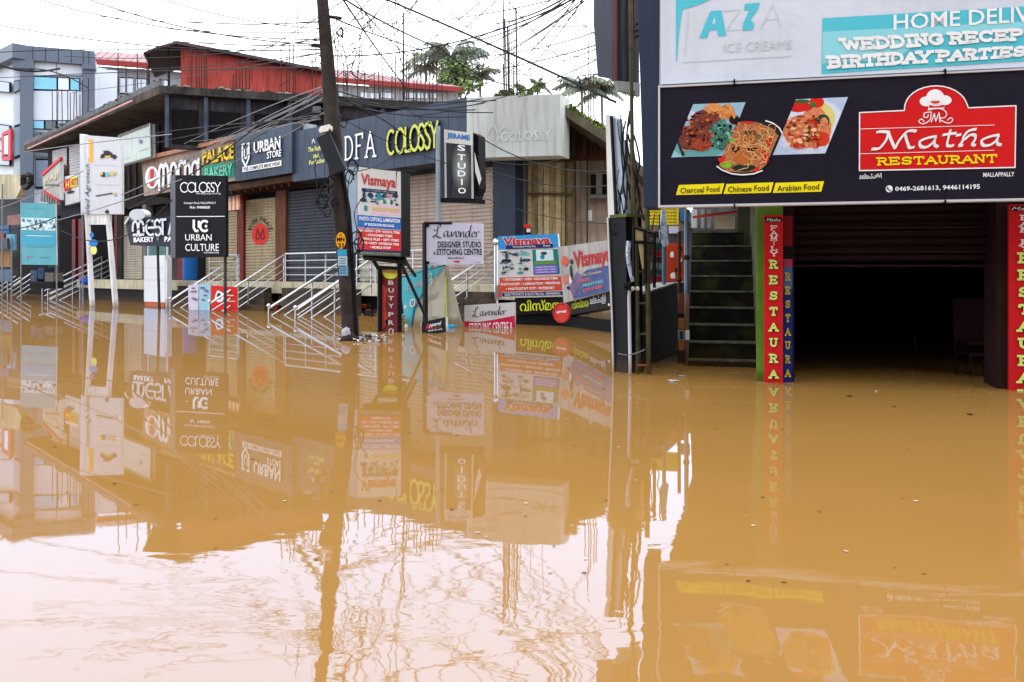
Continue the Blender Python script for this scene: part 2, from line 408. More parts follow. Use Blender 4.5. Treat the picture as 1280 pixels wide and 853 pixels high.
# ------------------------------------------------------------------ long shop building
FLOOR = .85
sb = thing('shop_building', 'long two storey row of shuttered shops with raised plinth along the flooded street', 'building', A.z(330, 0, WALL))
mb = MB(); PZ(mb, A, 60, 626, -1, 5.1, WALL - .35, .3, CONCD); mb.build('wall', sb)
mb = MB(); PZ(mb, A, 190, 622, 3.95, 4.35, WALL + .05, .5, CONCD); mb.build('lintel', sb)
mb = MB(); PZ(mb, A, 96, 640, .5, FLOOR, .45, 1.9, CREAM); mb.build('plinth', sb)
mb = MB(); PZ(mb, A, 96, 640, -1, .498, .25, 1.6, M('black_plinth_base', (30, 26, 24), .6, .4, 3, streak=.5)); mb.build('plinth_base', sb)  # near-black lower part below the cream plinth band
# entrance steps
step_m = M('wet_step', (70, 58, 46), .6, .3, 4, streak=.5)
for x0, x1 in ((222, 330), (352, 442), (520, 610)):
    for k in range(4):
        z = FLOOR - .17 * (k + 1); o = .45 + .27 * (k + 1)
        if z > .02: PZ(MB(), A, x0, x1, -1, z, o, .268, step_m).build('step', sb)
PZ(MB(), A, -20, 60, -1, 4.2, WALL - .36, .3, INSIDE).build('wall', sb)
# bays
SH_T = M('shutter_tan', (168, 152, 124), .55, .1, 3, streak=.35)
SH_C = M('shutter_cream', (176, 168, 152), .5, .1, 3, streak=.3)
SH_B = M('shutter_brown', (166, 150, 138), .5, .1, 3, streak=.3)
SH_D = M('shutter_dark_grey', (66, 69, 78), .5, .12, 3, streak=.3)
MAR = M('maroon_pillar', (112, 40, 34), .5, .15, 3, streak=.3)
BRN = M('brown_pillar', (104, 62, 42), .6, .15, 3, streak=.3)
GREYP = M('grey_pilaster', (112, 112, 112), .8, .15, 3, streak=.5)
for x0, x1, m, z1 in ((152, 178, SH_C, 3.6), (258, 297, SH_T, 3.4), (304, 345, SH_T, 3.75), (357, 436, SH_D, 3.9), (446, 500, SH_C, 3.9)):
    shutter(sb, A, x0, x1, FLOOR + .02, z1, WALL, m)
shutter(sb, A, 503, 617, .52, 4.15, WALL, SH_B)
for x0, x1, m in ((146, 152, CONCD), (178, 182, GREYP), (222, 228, MAR), (297, 304, MAR), (345, 357, BRN), (436, 446, SLATED), (498, 504, BRN)):
    PZ(MB(), A, x0, x1, FLOOR, 4.0, WALL + .12, .3, m).build('pillar', sb)
# door bays with frames
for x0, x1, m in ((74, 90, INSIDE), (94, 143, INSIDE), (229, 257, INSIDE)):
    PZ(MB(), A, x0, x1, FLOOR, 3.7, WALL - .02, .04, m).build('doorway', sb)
for x0, x1 in ((90, 94), (98, 104), (143, 146)):
    PZ(MB(), A, x0, x1, FLOOR, 3.7, WALL + .06, .12, M('red_door_frame', (120, 22, 26), .5)).build('door_frame', sb)
g = PZ(MB(), A, 184, 208, FLOOR, 3.2, WALL + .02, .05, M('teal_glass', (96, 130, 132), .12, .1, 2, spec=.8)).build('glass_door', sb)
mb = MB()
for x in (183.5, 196, 208): PZ(mb, A, x, x + 1.6, FLOOR, 3.25, WALL + .06, .06, WHITE)
PZ(mb, A, 183.5, 209, 3.2, 3.3, WALL + .062, .06, WHITE); mb.build('door_frame', sb)
PZ(MB(), A, 210, 222, FLOOR, 3.2, WALL + .01, .05, M('brown_glass', (70, 60, 58), .15, .1)).build('window', sb)
PZ(MB(), A, 617, 644, -.9, 4.45, -.55, .3, M('navy_column', (40, 47, 62), .45, .12, 3, streak=.2)).build('column', sb)
# round logo on the tan shutter
mb = MB(); pl = A; c0 = (325, 292)
def disc(mb, pl, cx, cy, rx, ry, off, mat, n=20, a0=0, a1=360): mb.poly([pl.at(cx + rx * math.cos(R(a0 + (a1 - a0) * k / n)), cy - ry * math.sin(R(a0 + (a1 - a0) * k / n)), off) for k in range(n + (a1 - a0 < 360))], mat)
disc(mb, A, 325, 293, 10.5, 13.5, WALL + .04, ink((205, 48, 34)))
PAT = [[(.2, .3), (.3, .75), (.5, .35), (.7, .75), (.8, .3), (.65, .2), (.5, .35), (.35, .2), (.2, .3)]]
sweep(mb, A, rq(316, 281, 334, 304), PAT, WALL + .046, ink((120, 20, 20)), w=.09)
lg = mb.build('round_logo', sb)
mb = MB()
for k, ch in enumerate('MOCHA PALACE'):
    if ch == ' ': continue
    t = R(160 - k * 12.7); x = 325 + 14 * math.cos(t); y = 293 - 19 * math.sin(t)
    vs, fs = text2d(ch, .03)
    b0 = len(mb.v)
    for u, v, z in vs:
        dx = (u - .5) * 3; dy = (.5 - v) * 5; a = math.pi / 2 - t
        mb.v.append(tuple(A.at(x + dx * math.cos(a) - dy * math.sin(a), y + dx * math.sin(a) + dy * math.cos(a), WALL + .045)))
    for f in fs: mb.f.append(tuple(q + b0 for q in f)); mb.mi.append(mb._m(ink((60, 45, 35))))
mb.build('lettering', sb)
# upper storey block with roof slab (set back) and the long canopy slab to the left
zt = 7.75
UB = PL((199, 31.0), (575, 34.6)); UL = PL((199, 31.0), (33, 45.3))
mb = MB(); PZ(mb, UB, 206, 640, 5.6, zt - .28, -.35, .3, M('stained_shade_wall', (52, 50, 54), .9, .5, 1.6, streak=.7, bump=.4)); mb.build('upper_wall', sb)  # wall colour holds black stains and the shade of the recess
mb = MB(); PZ(mb, UB, 199, 660, zt - .27, zt, 0, 6, CONCD); mb.build('roof_slab', sb)
mb = MB(); PZ(mb, UL, 30, 199, zt - .3, zt - .005, 0, 4.2, M('canopy_concrete', (76, 67, 60), .9, .5, 1.5, streak=.5)); mb.build('canopy_slab', sb)
mb = MB(); PZ(mb, UL, 31, 198.6, zt, zt + .22, -.05, .12, M('parapet_grey', (96, 98, 104), .8, .25, 2, streak=.4)); mb.build('parapet', sb)
mb = MB(); mb.tube([UL.z(35, zt - .33, .12), UL.z(100, zt - .26, .12), UL.z(165, zt - .2, .12)], .035, M('red_white_pipe', (196, 150, 150), .5)); mb.build('gutter_pipe', sb)
mb = MB(); PZ(mb, A, 60, 240, 3.95, 7.42, WALL + .02, .3, M('brown_black_wall', (46, 38, 36), .9, .45, 1.5, streak=.6)); mb.build('upper_wall', sb)
# dark upper openings and piers of the set back storey
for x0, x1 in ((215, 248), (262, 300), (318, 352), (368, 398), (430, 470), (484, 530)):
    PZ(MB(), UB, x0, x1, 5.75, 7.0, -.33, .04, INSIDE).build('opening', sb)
for x in (206, 255, 308, 360, 405, 476, 540):
    PZ(MB(), UB, x, x + 5, 5.6, zt - .28, -.1, .25, M('blue_grey_pier', (62, 70, 84), .85, .3, 2, streak=.6)).build('pier', sb)
# upper shutters and openings on the left
for x0, x1 in ((66, 84), (87, 101)):
    shutter(sb, A, x0, x1, 5.0, 7.2, WALL + .05, M('shutter_white', (176, 176, 178), .5, .1, 3, streak=.3), pitch=.13)
for k, x in enumerate((152, 160, 168, 176, 190, 197)):
    PZ(MB(), A, x, x + 1.6, 4.4, 7.2, WALL + .1, .1, CONCD).build('window_bar', sb)
# rebar left standing on the roofs
def rebar(parent, pl, px, y0, y1, off=-.4, r=.016, lean=0):
    r *= 1.5
    a = pl.at(px, y1, off); b = pl.at(px + lean, y0, off); a.z -= .15
    return MB().tube([a, b], r, RUST, 4).build('rebar', parent)
for px, y0, y1 in ((240, 60, 112), (246, 66, 110), (249, 71, 110), (252, 68, 111), (256, 62, 111), (259, 64, 111),
                   (291, 93, 114), (296, 84, 115), (299, 92, 115), (303, 81, 115), (308, 86, 116), (312, 80, 116),
                   (352, 60, 118), (358, 70, 119), (362, 56, 119), (367, 56, 119), (370, 82, 118), (391, 76, 120), (395, 62, 120),
                   (422, 62, 122), (430, 78, 122), (434, 82, 122), (447, 88, 122), (455, 92, 123), (468, 74, 123), (474, 90, 123), (478, 86, 123), (490, 78, 124), (494, 70, 124),
                   (504, 16, 124), (505, 50, 124), (508, 72, 124), (511, 80, 125), (517, 68, 125), (521, 64, 125), (526, 62, 126), (531, 66, 126), (537, 70, 126), (541, 62, 126), (546, 75, 126), (553, 80, 127)):
    rebar(sb, UB, px, y0, y1, off=-.3 - random.uniform(0, 1.5), lean=random.uniform(-1.2, 1.2), r=.02 if px == 504 else .014)
for px, y0, y1 in ((66, 113, 160), (72, 115, 158), (78, 112, 156), (85, 114, 152), (88, 116, 150), (92, 116, 148), (96, 112, 145), (100, 118, 143), (103, 100, 142), (110, 98, 138), (147, 60, 122), (157, 82, 118), (172, 64, 112), (184, 82, 108), (187, 88, 107)):
    rebar(sb, UL, px, y0, y1, off=-.4, lean=random.uniform(-1, 1), r=.014)
# hanging box fans / meter clutter on the upper wall
for x, y in ((391, 133), (412, 140)):
    mb = MB(); PP(mb, UB, rq(x, y, x + 10, y + 8), .2, .3, M('grey_box', (84, 86, 92), .6)); mb.build('meter_box', sb)

# ------------------------------------------------------------------ grey modern building at far left
PG = PL((17, 50), (118, 51.5)); PGS = PL((17, 50), (-39, 55.4))
ACP = M('grey_cladding', (88, 98, 112), .4, .06, .7); ACPW = M('white_cladding', (188, 196, 206), .4, .05, .7, streak=.1)
GLS = M('dull_glass', (96, 122, 142), .15, .1, 1, spec=.6); GLB = M('cyan_glass', (88, 168, 196), .12, .1, 1, spec=.8); GLW = M('pale_glass', (188, 202, 214), .1, .06, 1, spec=.8); GLD = M('blue_dark_glass', (34, 52, 76), .12, .1, 1, spec=.8)
gb = thing('office_building', 'tall modern grey and white clad block at the far left end of the street', 'building', PG.z(17, 0))
mb = MB(); PZ(mb, PG, 17.3, 118, -1, PG.at(17, 62).z, -.3, 8, ACPW); mb.build('wall', gb)
mb = MB(); PZ(mb, PGS, 16.9, -60, -1, PGS.at(17, 62).z, -.3, 6, ACPW); mb.build('side_wall', gb)
zp = PG.at(17, 57).z; zq = PG.at(17, 75).z
PZ(MB(), PG, 16, 118, zq, zp, .25, .9, ACP).build('parapet_band', gb); PZ(MB(), PGS, 15.5, -60, zq, zp, .25, .9, ACP).build('parapet_band', gb)
PZ(MB(), PG, 15.5, 42, PG.at(17, 86).z, zq - .01, .32, .9, ACP).build('parapet_corner', gb)
for x0, x1 in ((25, 41), (103.5, 118)): PZ(MB(), PG, x0, x1, -1, zq - .01, .2, .5, ACP).build('pier', gb)
PZ(MB(), PG, 102.5, 119, PG.at(110, 88).z, zq - .005, .4, .9, ACP).build('parapet_corner', gb)
for x in (25, 33, 41, 57, 73, 89, 104, 111):
    PZ(MB(), PG, x - .25, x + .25, zq + .02, zp - .03, .27, .04, INSIDE).build('panel_joint', gb)
def wpane(parent, pl, q, off, mat, mull=(), fm=None, name='window'):
    w = PP(MB(), pl, q, off, .1, fm or JET).build(name, parent)
    xs = [0] + list(mull) + [1]
    for a, b in zip(xs[:-1], xs[1:]):
        mb = MB(); qq = [bil(q, a + .02, .07), bil(q, b - .02, .07), bil(q, b - .02, .93), bil(q, a + .02, .93)]
        mt = mat[len([1 for s in xs if s < a - 1e-6 and 1]) % len(mat)] if isinstance(mat, list) else mat
        PP(mb, pl, qq, off + .03, .03, mt); mb.build('pane', w)
    return w
wpane(gb, PG, [(41, 95), (100, 98), (100, 114), (41, 112.5)], -.15, [GLB, GLW], (.52, .78))
wpane(gb, PG, [(41, 150.5), (100, 151), (100, 164), (41, 161)], -.15, [GLB, GLD], (.25, .5, .75))
for y0, y1 in ((75.5, 94), (113.5, 150)):
    for a, b in ((41.6, 70.5), (71.5, 103)):
        PP(MB(), PG, rq(a, y0 + .5, b, y1 + .3), -.1, .15, ACPW).build('panel', gb)
for y0, y1 in ((103, 116), (157, 175), (190, 208)):
    wpane(gb, PGS, [(-30, y0 - 6), (12, y0), (12, y1), (-30, y1 - 3)], .0, GLS, (.5,))
wpane(gb, PG, [(17.5, 101), (24.5, 100), (24.5, 113), (17.5, 117)], -.2, GLS)
wpane(gb, PG, [(18, 157), (25, 155), (25, 196), (18, 199)], -.2, GLS)
fr = MB()
RF = M('red_window_frame', (176, 34, 52), .4)
PGF = PL((-3, 47), (14, 47.2))
for q in ([(2, 166), (13, 161), (13, 165.5), (2, 171)], [(2, 195), (13, 196), (13, 200), (2, 201)], [(2, 170), (5, 169), (5, 197), (2, 197)], [(10, 165), (13, 165), (13, 197), (10, 197)]):
    PP(fr, PGS, q, .14, .12, RF)
fr.build('window_surround', gb)
wpane(gb, PGS, [(5, 169), (10, 167), (10, 195), (5, 195)], .1, GLW)
wpane(gb, PG, [(44, 198), (64, 198), (64, 236), (44, 236)], -.2, [M('grey_glass', (104, 118, 138), .2), GLD])
PZ(MB(), PG, 41, 103, PG.at(60, 196).z, PG.at(60, 165).z, -.1, .2, ACP).build('panel', gb)

# ------------------------------------------------------------------ long building with red edged roof behind
PR = PL((118, 56), (576, 64.5))
rb = thing('red_roofed_building', 'long grey building with pale pink sheet roof and red eave behind the shops', 'building', PR.z(350, 0))
ze = PR.at(118, 75).z
PZ(MB(), PR, 119, 572, -1, ze - .25, -.6, 9, M('grey_wall', (150, 152, 158), .7, .1, 1, streak=.25)).build('wall', rb)
PZ(MB(), PR, 110, 577, ze - .3, ze + .02, .12, .2, M('red_eave', (128, 46, 42), .5, .08)).build('eave', rb)
ROOFP = M('pink_sheet_roof', (150, 112, 116), .5, .06, 1, streak=.15)
e0, e1 = PR.z(110, ze + .03, 0), PR.z(577, ze + .03, 0); nb_ = -PR.n
r0 = e0 + nb_ * 7 + V((0, 0, 2.1)); r1 = e1 + nb_ * 7 + V((0, 0, 2.1)) - (e1 - e0).normalized() * 7
mb = MB(); mb.prism([e0, e1, r1, r0], V((0, 0, .06)), ROOFP); mb.prism([e1, e1 + nb_ * 14, r1], V((0, 0, .06)), ROOFP); mb.build('roof', rb)
for k in range(46):   # corrugation ribs
    a = e0.lerp(e1, (k + .5) / 46 * .84); MB().tube([a + V((0, 0, .09)), a + nb_ * 7 + V((0, 0, 2.19))], .035, ROOFP, 4).build('roof_rib', rb)
for x0, x1 in ((126, 148), (149, 167), (170, 183), (199, 210), (213, 225), (424, 432), (450, 475), (476, 492), (506, 535), (538, 546)):
    dy = (x0 - 126) * .027
    wpane(rb, PR, [(x0, 95 + dy * 2), (x1, 96 + dy * 2), (x1, 117 + dy), (x0, 117 + dy)] if x0 < 200 else [(x0, 112 + (x0 > 400) * 3), (x1, 113 + (x0 > 400) * 3), (x1, 124), (x0, 123)], -.55, GLW, (.5,))
for x in range(122, 232, 9): PZ(MB(), PR, x, x + .8, PR.at(x, 117).z, ze - .3, -.4, .1, M('grey_mullion', (120, 124, 132), .6)).build('wall_rib', rb)
for x in range(420, 572, 10): PZ(MB(), PR, x, x + .8, PR.at(x, 127).z, ze - .3, -.4, .1, M('grey_mullion', (120, 124, 132), .6)).build('wall_rib', rb)
PP(MB(), PR, rq(117, 117, 141, 137), -.3, .2, M('pink_panel', (196, 96, 128), .5, .1)).build('pink_panel', rb)
for y in (122, 129): PP(MB(), PR, rq(117, y, 141, y + 1), -.25, .1, M('red_rail', (160, 40, 56), .5)).build('rail', rb)
ac = thing('air_conditioner', 'white outdoor air conditioner unit with round grille beside the pink panel', 'air conditioner', PR.at(138, 126, .4))
PP(MB(), PR, rq(129, 111, 147, 124.5), .5, .5, M('ac_white', (216, 214, 206), .4)).build('casing', ac)
mb = MB(); disc(mb, PR, 136, 117.5, 5, 5.4, .52, M('ac_grille', (110, 100, 70), .6)); disc(mb, PR, 136, 117.5, 3, 3.3, .54, INSIDE); mb.build('grille', ac)

# ------------------------------------------------------------------ red clad rooftop shed
PH = PL((226, 36), (401, 37.6))
rh = thing('red_shed', 'red sheet clad rooftop shed with thin dark sloping roof', 'shed', PH.at(310, 112))
RED = M('red_cladding', (152, 60, 52), .6, .14, 1.4, streak=.45)
def lerp2(a, b, t): return (a[0] + (b[0] - a[0]) * t, a[1] + (b[1] - a[1]) * t)
tl, tr, br, bl = (226, 56), (403, 88), (403, 122), (226, 112)
for k in range(12):
    a, b = k / 12, (k + 1) / 12 - .002
    PP(MB(), PH, [lerp2(tl, tr, a), lerp2(tl, tr, b), lerp2(bl, br, b), lerp2(bl, br, a)], 0, .12, RED).build('wall_sheet', rh)
DKR = M('dark_roof_sheet', (74, 62, 64), .6, .2, 2)
mb = MB(); P = [PH.at(221, 51, .45), PH.at(406, 86.5, .45), PH.at(406, 90, .45), PH.at(221, 55, .45)]; mb.prism(P, -PH.n * 5.5, DKR); mb.build('roof', rh)
mb = MB(); P = [PH.at(179, 65.5, .45), PH.at(197, 58, .45), PH.at(221, 51.2, .45), PH.at(221, 54.5, .45), PH.at(197, 61, .45), PH.at(179, 67.5, .45)]; mb.prism(P, -PH.n * 4.5, DKR); mb.build('roof', rh)
mb = MB(); mb.prism([PH.at(226, 56, -.1), PH.at(226, 112, -.1), PH.at(226, 112, -.3), PH.at(226, 56, -.3)], -PH.n * 4, RED); mb.build('wall_sheet', rh)
for x in (211,): MB().tube([PH.at(x, 110, 0), PH.at(x, 58, 0)], .05, JET, 6).build('post', rh)
MB().tube([PH.at(186, 108, 0), PH.at(186, 66, 0)], .04, JET, 6).build('post', rh)

MB_ = MB(); PP(MB_, A, [(286, 231), (366, 219), (366, 226), (286, 239)], -.1, .9, M('timber_eave', (78, 56, 42), .8, .3, 5, streak=.5)); MB_.build('eave_board', sb)
for k in range(9): PP(MB(), A, [(288 + k * 9, 238 - k * 1.3), (290 + k * 9, 237.8 - k * 1.3), (290 + k * 9, 243 - k * 1.2), (288 + k * 9, 243 - k * 1.2)], -.3, .6, M('timber_eave', (78, 56, 42))).build('rafter', sb)

# broken mortar lumps, weeds and small puddled debris along the slab edges
random.seed(5); mb = MB()
for k in range(160):
    t = random.random(); a = UL.z(32, zt + .2, -.1).lerp(UL.z(199, zt + .2, -.1), t) if k % 2 else UB.z(199, zt, -.1).lerp(UB.z(575, zt, -.1), t)
    mb.ball(a + V((random.uniform(-.1, .1), random.uniform(-.05, .3), random.uniform(-.03, .05))), random.uniform(.03, .11), random.choice([CONC, CONCD]), 5, 4, (1.5, 1, .7), .3)
tag(mb.build('mortar_lumps', sb), kind='stuff')
# ------------------------------------------------------------------ fascia signs along the shops
TAN = M('tan_fascia', (158, 136, 122), .6, .12, 3, streak=.35)
def fascia(name, label, q, face, edge, depth=.9, off=0, pl=None):
    return Board(name, label, 'sign', pl or A, q, depth, face, edge, off)
b = fascia('shop_fascia', 'tan fascia sign with mocha palace and bakery letters left of the urban store', [(177, 200), (293, 172.5), (294, 226), (180, 245.5)], TAN, CONCD)
mb = MB(); PP(mb, A, [(175, 197), (294, 169.5), (294, 174), (175, 202)], .12, .5, M('copper_cap', (176, 124, 100), .5, .1, 3, streak=.3)); mb.build('cap_strip', b.root)
mb = MB(); disc(mb, A, 190, 222, 8.5, 14, .05, LETW); disc(mb, A, 190, 222, 5.5, 11, .056, ink((178, 170, 158)));
PP(mb, A, [(187.5, 212), (191.5, 211), (191.5, 233), (187.5, 233)], .075, .012, ink((196, 40, 48))); PP(mb, A, [(184, 226), (196, 221), (196, 224), (184, 229)], .085, .005, LETW); mb.build('round_logo', b.root)
def ribbon(parent, pl, q, paths, off, mat, w, ext=0, name='lettering', asp=1.0, nib=None):
    mb = MB(); sweep(mb, pl, q, paths, off + ext, mat, w=w, asp=asp, nib=nib)
    if ext: sweep(mb, pl, q, paths, off, mat, w=w * 1.1, asp=asp)
    return mb.build(name, parent)
# rounded decorative letters reading m o c h a
ML = []
def rl(x, paths): ML.extend([[(x + a, b) for a, b in p] for p in paths])
hook = lambda s=1: [arc(.25, .6, .25, .4, 180, -60, 10) + [(.1, .05), (.0, .0)]]
rl(0, [[(.0, .02), (.05, .75)] + arc(.24, .72, .19, .28, 160, -20, 8) + [(.3, .1)], [(.34, .1), (.42, .6)] + arc(.6, .72, .19, .28, 180, 0, 8) + [(.82, .02)]])
rl(.98, [arc(.28, .5, .28, .48, 0, 360, 14)])
rl(1.66, [arc(.3, .5, .28, .48, 50, 310, 12)])
rl(2.2, [[(.05, 0), (.05, 1)], [(.05, .5)] + arc(.25, .5, .2, .3, 180, 0, 6) + [(.46, 0)]])
rl(2.8, [arc(.28, .42, .28, .42, 0, 360, 14), [(.58, .95), (.58, .0)]])
ribbon(b.root, A, [(198, 208), (249, 197), (249, 222), (199, 238)], ML, .04, LETW, .17, .05, asp=3.45)
YEL = ink((226, 196, 44)); GRN = ink((24, 142, 112)); LIM = M('lime_letter', (214, 224, 90), .45, .05)
text(b.root, A, 'PALACE', [(252.5, 188), (292, 180), (292, 199), (253, 206)], .02, YEL, bold=.03, ext=.08)
mb = MB(); PP(mb, A, [(253, 208.5), (292, 201), (292, 221), (253, 227)], .035, .03, GRN); mb.build('green_panel', b.root)
text(b.root, A, 'BAKERY', [(256, 211), (290.5, 204), (290.5, 218), (256, 224)], .04, M('mint_letter', (120, 196, 170), .5), bold=.02, ext=.03)
# awning under it
aw = thing('awning', 'small orange and white striped awning beneath the tan fascia', 'awning', A.at(290, 262, -.3))
for k in range(8):
    x0 = 281 + k * 2.4; m = ink((196, 112, 72)) if k % 2 else ink((206, 190, 172))
    mb = MB(); p = [A.at(x0, 247 - k * .4, -.8), A.at(x0 + 2.4, 246.6 - k * .4, -.8), A.at(x0 + 2.4, 257 - k * .3, -.1), A.at(x0, 257.3 - k * .3, -.1)]; mb.prism(p, V((0, 0, -.02)), m)
    PP(mb, A, rq(x0, 257 - k * .3, x0 + 2.3, 264 - k * .3), -.1, .02, m); mb.build('awning_strip', aw)

b = fascia('shop_fascia', 'slate blue fascia sign of the urban store with white letters', [(294, 169.5), (365, 153), (365, 216), (294, 227)], SLATE, SLATED, off=.12)
text(b.root, A, 'U', [(305, 186), (309.5, 185), (309.5, 199), (305, 200)], .14, LETW, bold=.03, ext=.05)
ribbon(b.root, A, [(301.5, 180), (312.5, 177), (312.5, 208), (301.5, 211)], [[(.06, .95), (.06, .35), (.22, .04), (.38, .35), (.38, .95)], [(.06, .95), (.16, .95)], [(.38, .95), (.28, .95)]], .14, LETW, .07, .03, name='shield_logo', asp=.44)
text(b.root, A, 'URBAN', [(317, 178.5), (350.5, 170), (350.5, 186), (317, 192)], .14, LETW, bold=.03, ext=.05)
text(b.root, A, 'STORE', [(333.5, 190), (351.5, 186.5), (351.5, 195.5), (333.5, 199)], .14, LETW, bold=.02, ext=.05)
mb = MB(); PP(mb, A, [(303, 209), (351, 200.5), (351, 207.5), (303, 215.5)], .16, .03, LETW); mb.build('white_strip', b.root)
text(b.root, A, 'THE COMPLETE MENS WEAR', [(304, 210), (350, 201.8), (350, 206.6), (304, 214.5)], .165, JET, bold=.015)
for x in (300, 333): 
    mb = MB(); PP(mb, A, [(x, 168.5 - (x - 294) * .23), (x + .35, 168.4 - (x - 294) * .23), (x + .35, 225.3 - (x - 294) * .15), (x, 225.4 - (x - 294) * .15)], .124, .002, SLATED); mb.build('panel_joint', b.root)
# pale return of the box
mb = MB(); PP(mb, A, [(365.4, 153), (386, 155), (386, 165), (365.4, 163)], -.3, .3, M('pale_return', (150, 152, 156), .6)); mb.build('return_panel', b.root)

b = fascia('shop_fascia', 'long slate fascia sign with yellow green colossy letters and thin white letters', [(365.6, 165), (583.5, 121.5), (583.5, 198), (365.6, 227.5)], SLATE, SLATED)
for x in (405, 448, 492, 531, 560):
    mb = MB(); t = (x - 365.6) / 218; PP(mb, A, [(x, 166 - 43.5 * t), (x + .5, 165.9 - 43.5 * t), (x + .5, 226.5 - 29.5 * t), (x, 226.5 - 29.5 * t)], .006, .006, SLATED); mb.build('panel_joint', b.root)
LY = M('pale_yellow_letter', (226, 226, 130), .5)
text(b.root, A, 'The Fashion', [(385, 184.5), (406, 181), (406, 187), (385, 190.5)], .02, LY, bold=.015)
text(b.root, A, 'Hub', [(392, 193), (399.5, 191.8), (399.5, 197), (392, 198.4)], .02, LY, bold=.015)
text(b.root, A, 'For Ladies', [(386.5, 201), (405.5, 197.4), (405.5, 203.2), (386.5, 206.5)], .02, LY, bold=.015)
ribbon(b.root, A, rq(390, 174, 393.5, 179), [[(0, 0), (.5, 1), (1, 0)]], .02, LETW, .2, name='small_mark')
# thin serif letters D F A
DFA_ = [[(.08, 0), (.08, 1)], [(0, 1), (.25, 1)] + arc(.3, .5, .45, .5, 90, -90, 9) + [(0, 0)],
       [(1.15, 0), (1.15, 1), (1.75, 1), (1.75, .82)], [(1.15, .52), (1.55, .52)], [(1.0, 0), (1.3, 0)], [(1.03, 1), (1.15, 1)],
       [(2.1, 0), (2.5, 1), (2.95, 0)], [(2.22, .34), (2.8, .34)], [(1.98, 0), (2.25, 0)], [(2.75, 0), (3.1, 0)]]
DFA = [[(x_ * .68, y_) for x_, y_ in p_] for p_ in DFA_]
ribbon(b.root, A, [(431, 172), (470, 163.5), (470, 195), (431, 200)], DFA, .02, LETW, .08, .02, asp=2.1)
# COLOSSY: fat rounded letters with outline
CO = []
x = 0
for ch in 'COLOSSY':
    if ch == 'C': CO.append(arc(x + .35, .5, .33, .5, 55, 305, 12)); x += .72
    elif ch == 'O': CO.append(arc(x + .35, .5, .35, .5, 0, 360, 16)); x += .66
    elif ch == 'L': CO.append([(x + .12, 1), (x + .12, .02), (x + .55, .02)]); x += .5
    elif ch == 'S': CO.append([(x + .25 + a * .25, .5 + b * .5) for a, b in [(.9, .75), (.3, 1), (-.5, .95), (-.85, .6), (-.5, .25), (.3, -.05), (.85, -.4), (.55, -.9), (-.2, -1), (-.9, -.75)]]); x += .5
    else: CO += [[(x, 1), (x + .28, .5), (x + .56, 1)], [(x + .28, .5), (x + .28, 0)]]; x += .56
LYG = M('yellow_green_letter', (196, 200, 96), .4, .04); DYG = M('olive_letter_side', (120, 130, 40), .5)
mb = MB()
qq = [(483.5, 164.5), (547, 151.5), (547, 184), (483.5, 193.5)]
for k in range(6): sweep(mb, A, qq, CO, .01 + k * .018, DYG, w=.16, asp=x)
sweep(mb, A, qq, CO, .115, LYG, w=.12, asp=x); mb.build('lettering', b.root)

# white fascia at the corner
WF = M('white_fascia', (174, 178, 174), .5, .1, 1.2, streak=.3)
PW = PL((611, 21.6), (700, 20.9)); PWs = PL((583.5, 22.3), (611, 21.6))
b = Board('shop_fascia', 'blank dirty white corner fascia with faint ghost of removed letters', 'sign', PW, [(611, 121), (700, 117.5), (700, 194.5), (611, 197)], .7, WF, WF)
PP(MB(), PWs, [(583.5, 122), (610.9, 121.2), (610.9, 197.2), (583.5, 199)], 0, .7, WF).build('panel', b.root)
text(b.root, PW, 'COLOSSY', [(625, 165), (690, 161), (690, 175), (625, 178)], .01, M('ghost_letter', (179, 183, 179), .5), bold=.04)
GH = M('ghost_smudge', (168, 172, 168), .5)
ribbon(b.root, PW, rq(612, 150, 640, 180), [arc(.7, .35, .3, .35, 0, 200, 8), arc(.15, .3, .22, .45, -20, 170, 8)], .008, GH, .12, name='ghost_logo')

# ------------------------------------------------------------------ boards left of the street
PB = PL((150, 34.5), (190, 32.5))
b = Board('blank_signboard', 'pale green white signboard high on the dark wall right of the agrotech sign', 'sign', A, [(150, 170), (189, 155), (190, 196.5), (151, 207.5)], .15, M('pale_green_board', (186, 196, 190), .5, .05, 2, streak=.2), WHITE, off=.3)
b.frame(.05, M('alu_frame', (150, 152, 156), .4, metal=.5))
b.blobs([(.62, .4, .04, .09, ink((120, 130, 180))), (.66, .42, .03, .07, ink((96, 110, 170)))])
b.blobs([(.75, .7, .2, .012, ink((160, 176, 150))), (.2, .8, .12, .01, ink((150, 172, 160)))])

b = Board('tall_signboard', 'tall white agrotech signboard with small machines standing on white legs', 'sign', PL((99, 31.0), (152, 30.0)), [(105, 169), (152, 172.5), (152, 268), (106, 268)], .1, M('white_flex', (186, 188, 194), .5, .04, 2, streak=.08), WHITE, base_z=0)
P2 = b.pl
PP(MB(), PL((99.5, 31.7), (105, 31.0)), [(99.5, 167.5), (104.8, 169), (105.8, 268), (101, 269)], 0, .2, M('white_side', (176, 178, 186), .5)).build('side_panel', b.root)
b.rect(.1, .05, .23, .34, ink((224, 158, 60)), name='orange_patch')
text(b.root, P2, 'oled Agrotech', [(106.2, 268), (106.2, 205), (113.5, 205), (113.5, 268)], .02, ink((60, 60, 66)), shear=.25)
text(b.root, P2, 'united', [(107.5, 198), (107.5, 178), (112, 178), (112, 198)], .022, LETW)
K = ink((40, 42, 46)); Yo = ink((220, 170, 50)); Cy = ink((90, 170, 190))
b.blobs([(.5, .25, .07, .03, K), (.62, .22, .14, .03, K), (.78, .25, .09, .03, K), (.62, .25, .1, .022, Yo), (.6, .19, .12, .012, K), (.46, .27, .04, .018, K), (.8, .27, .04, .018, K)])
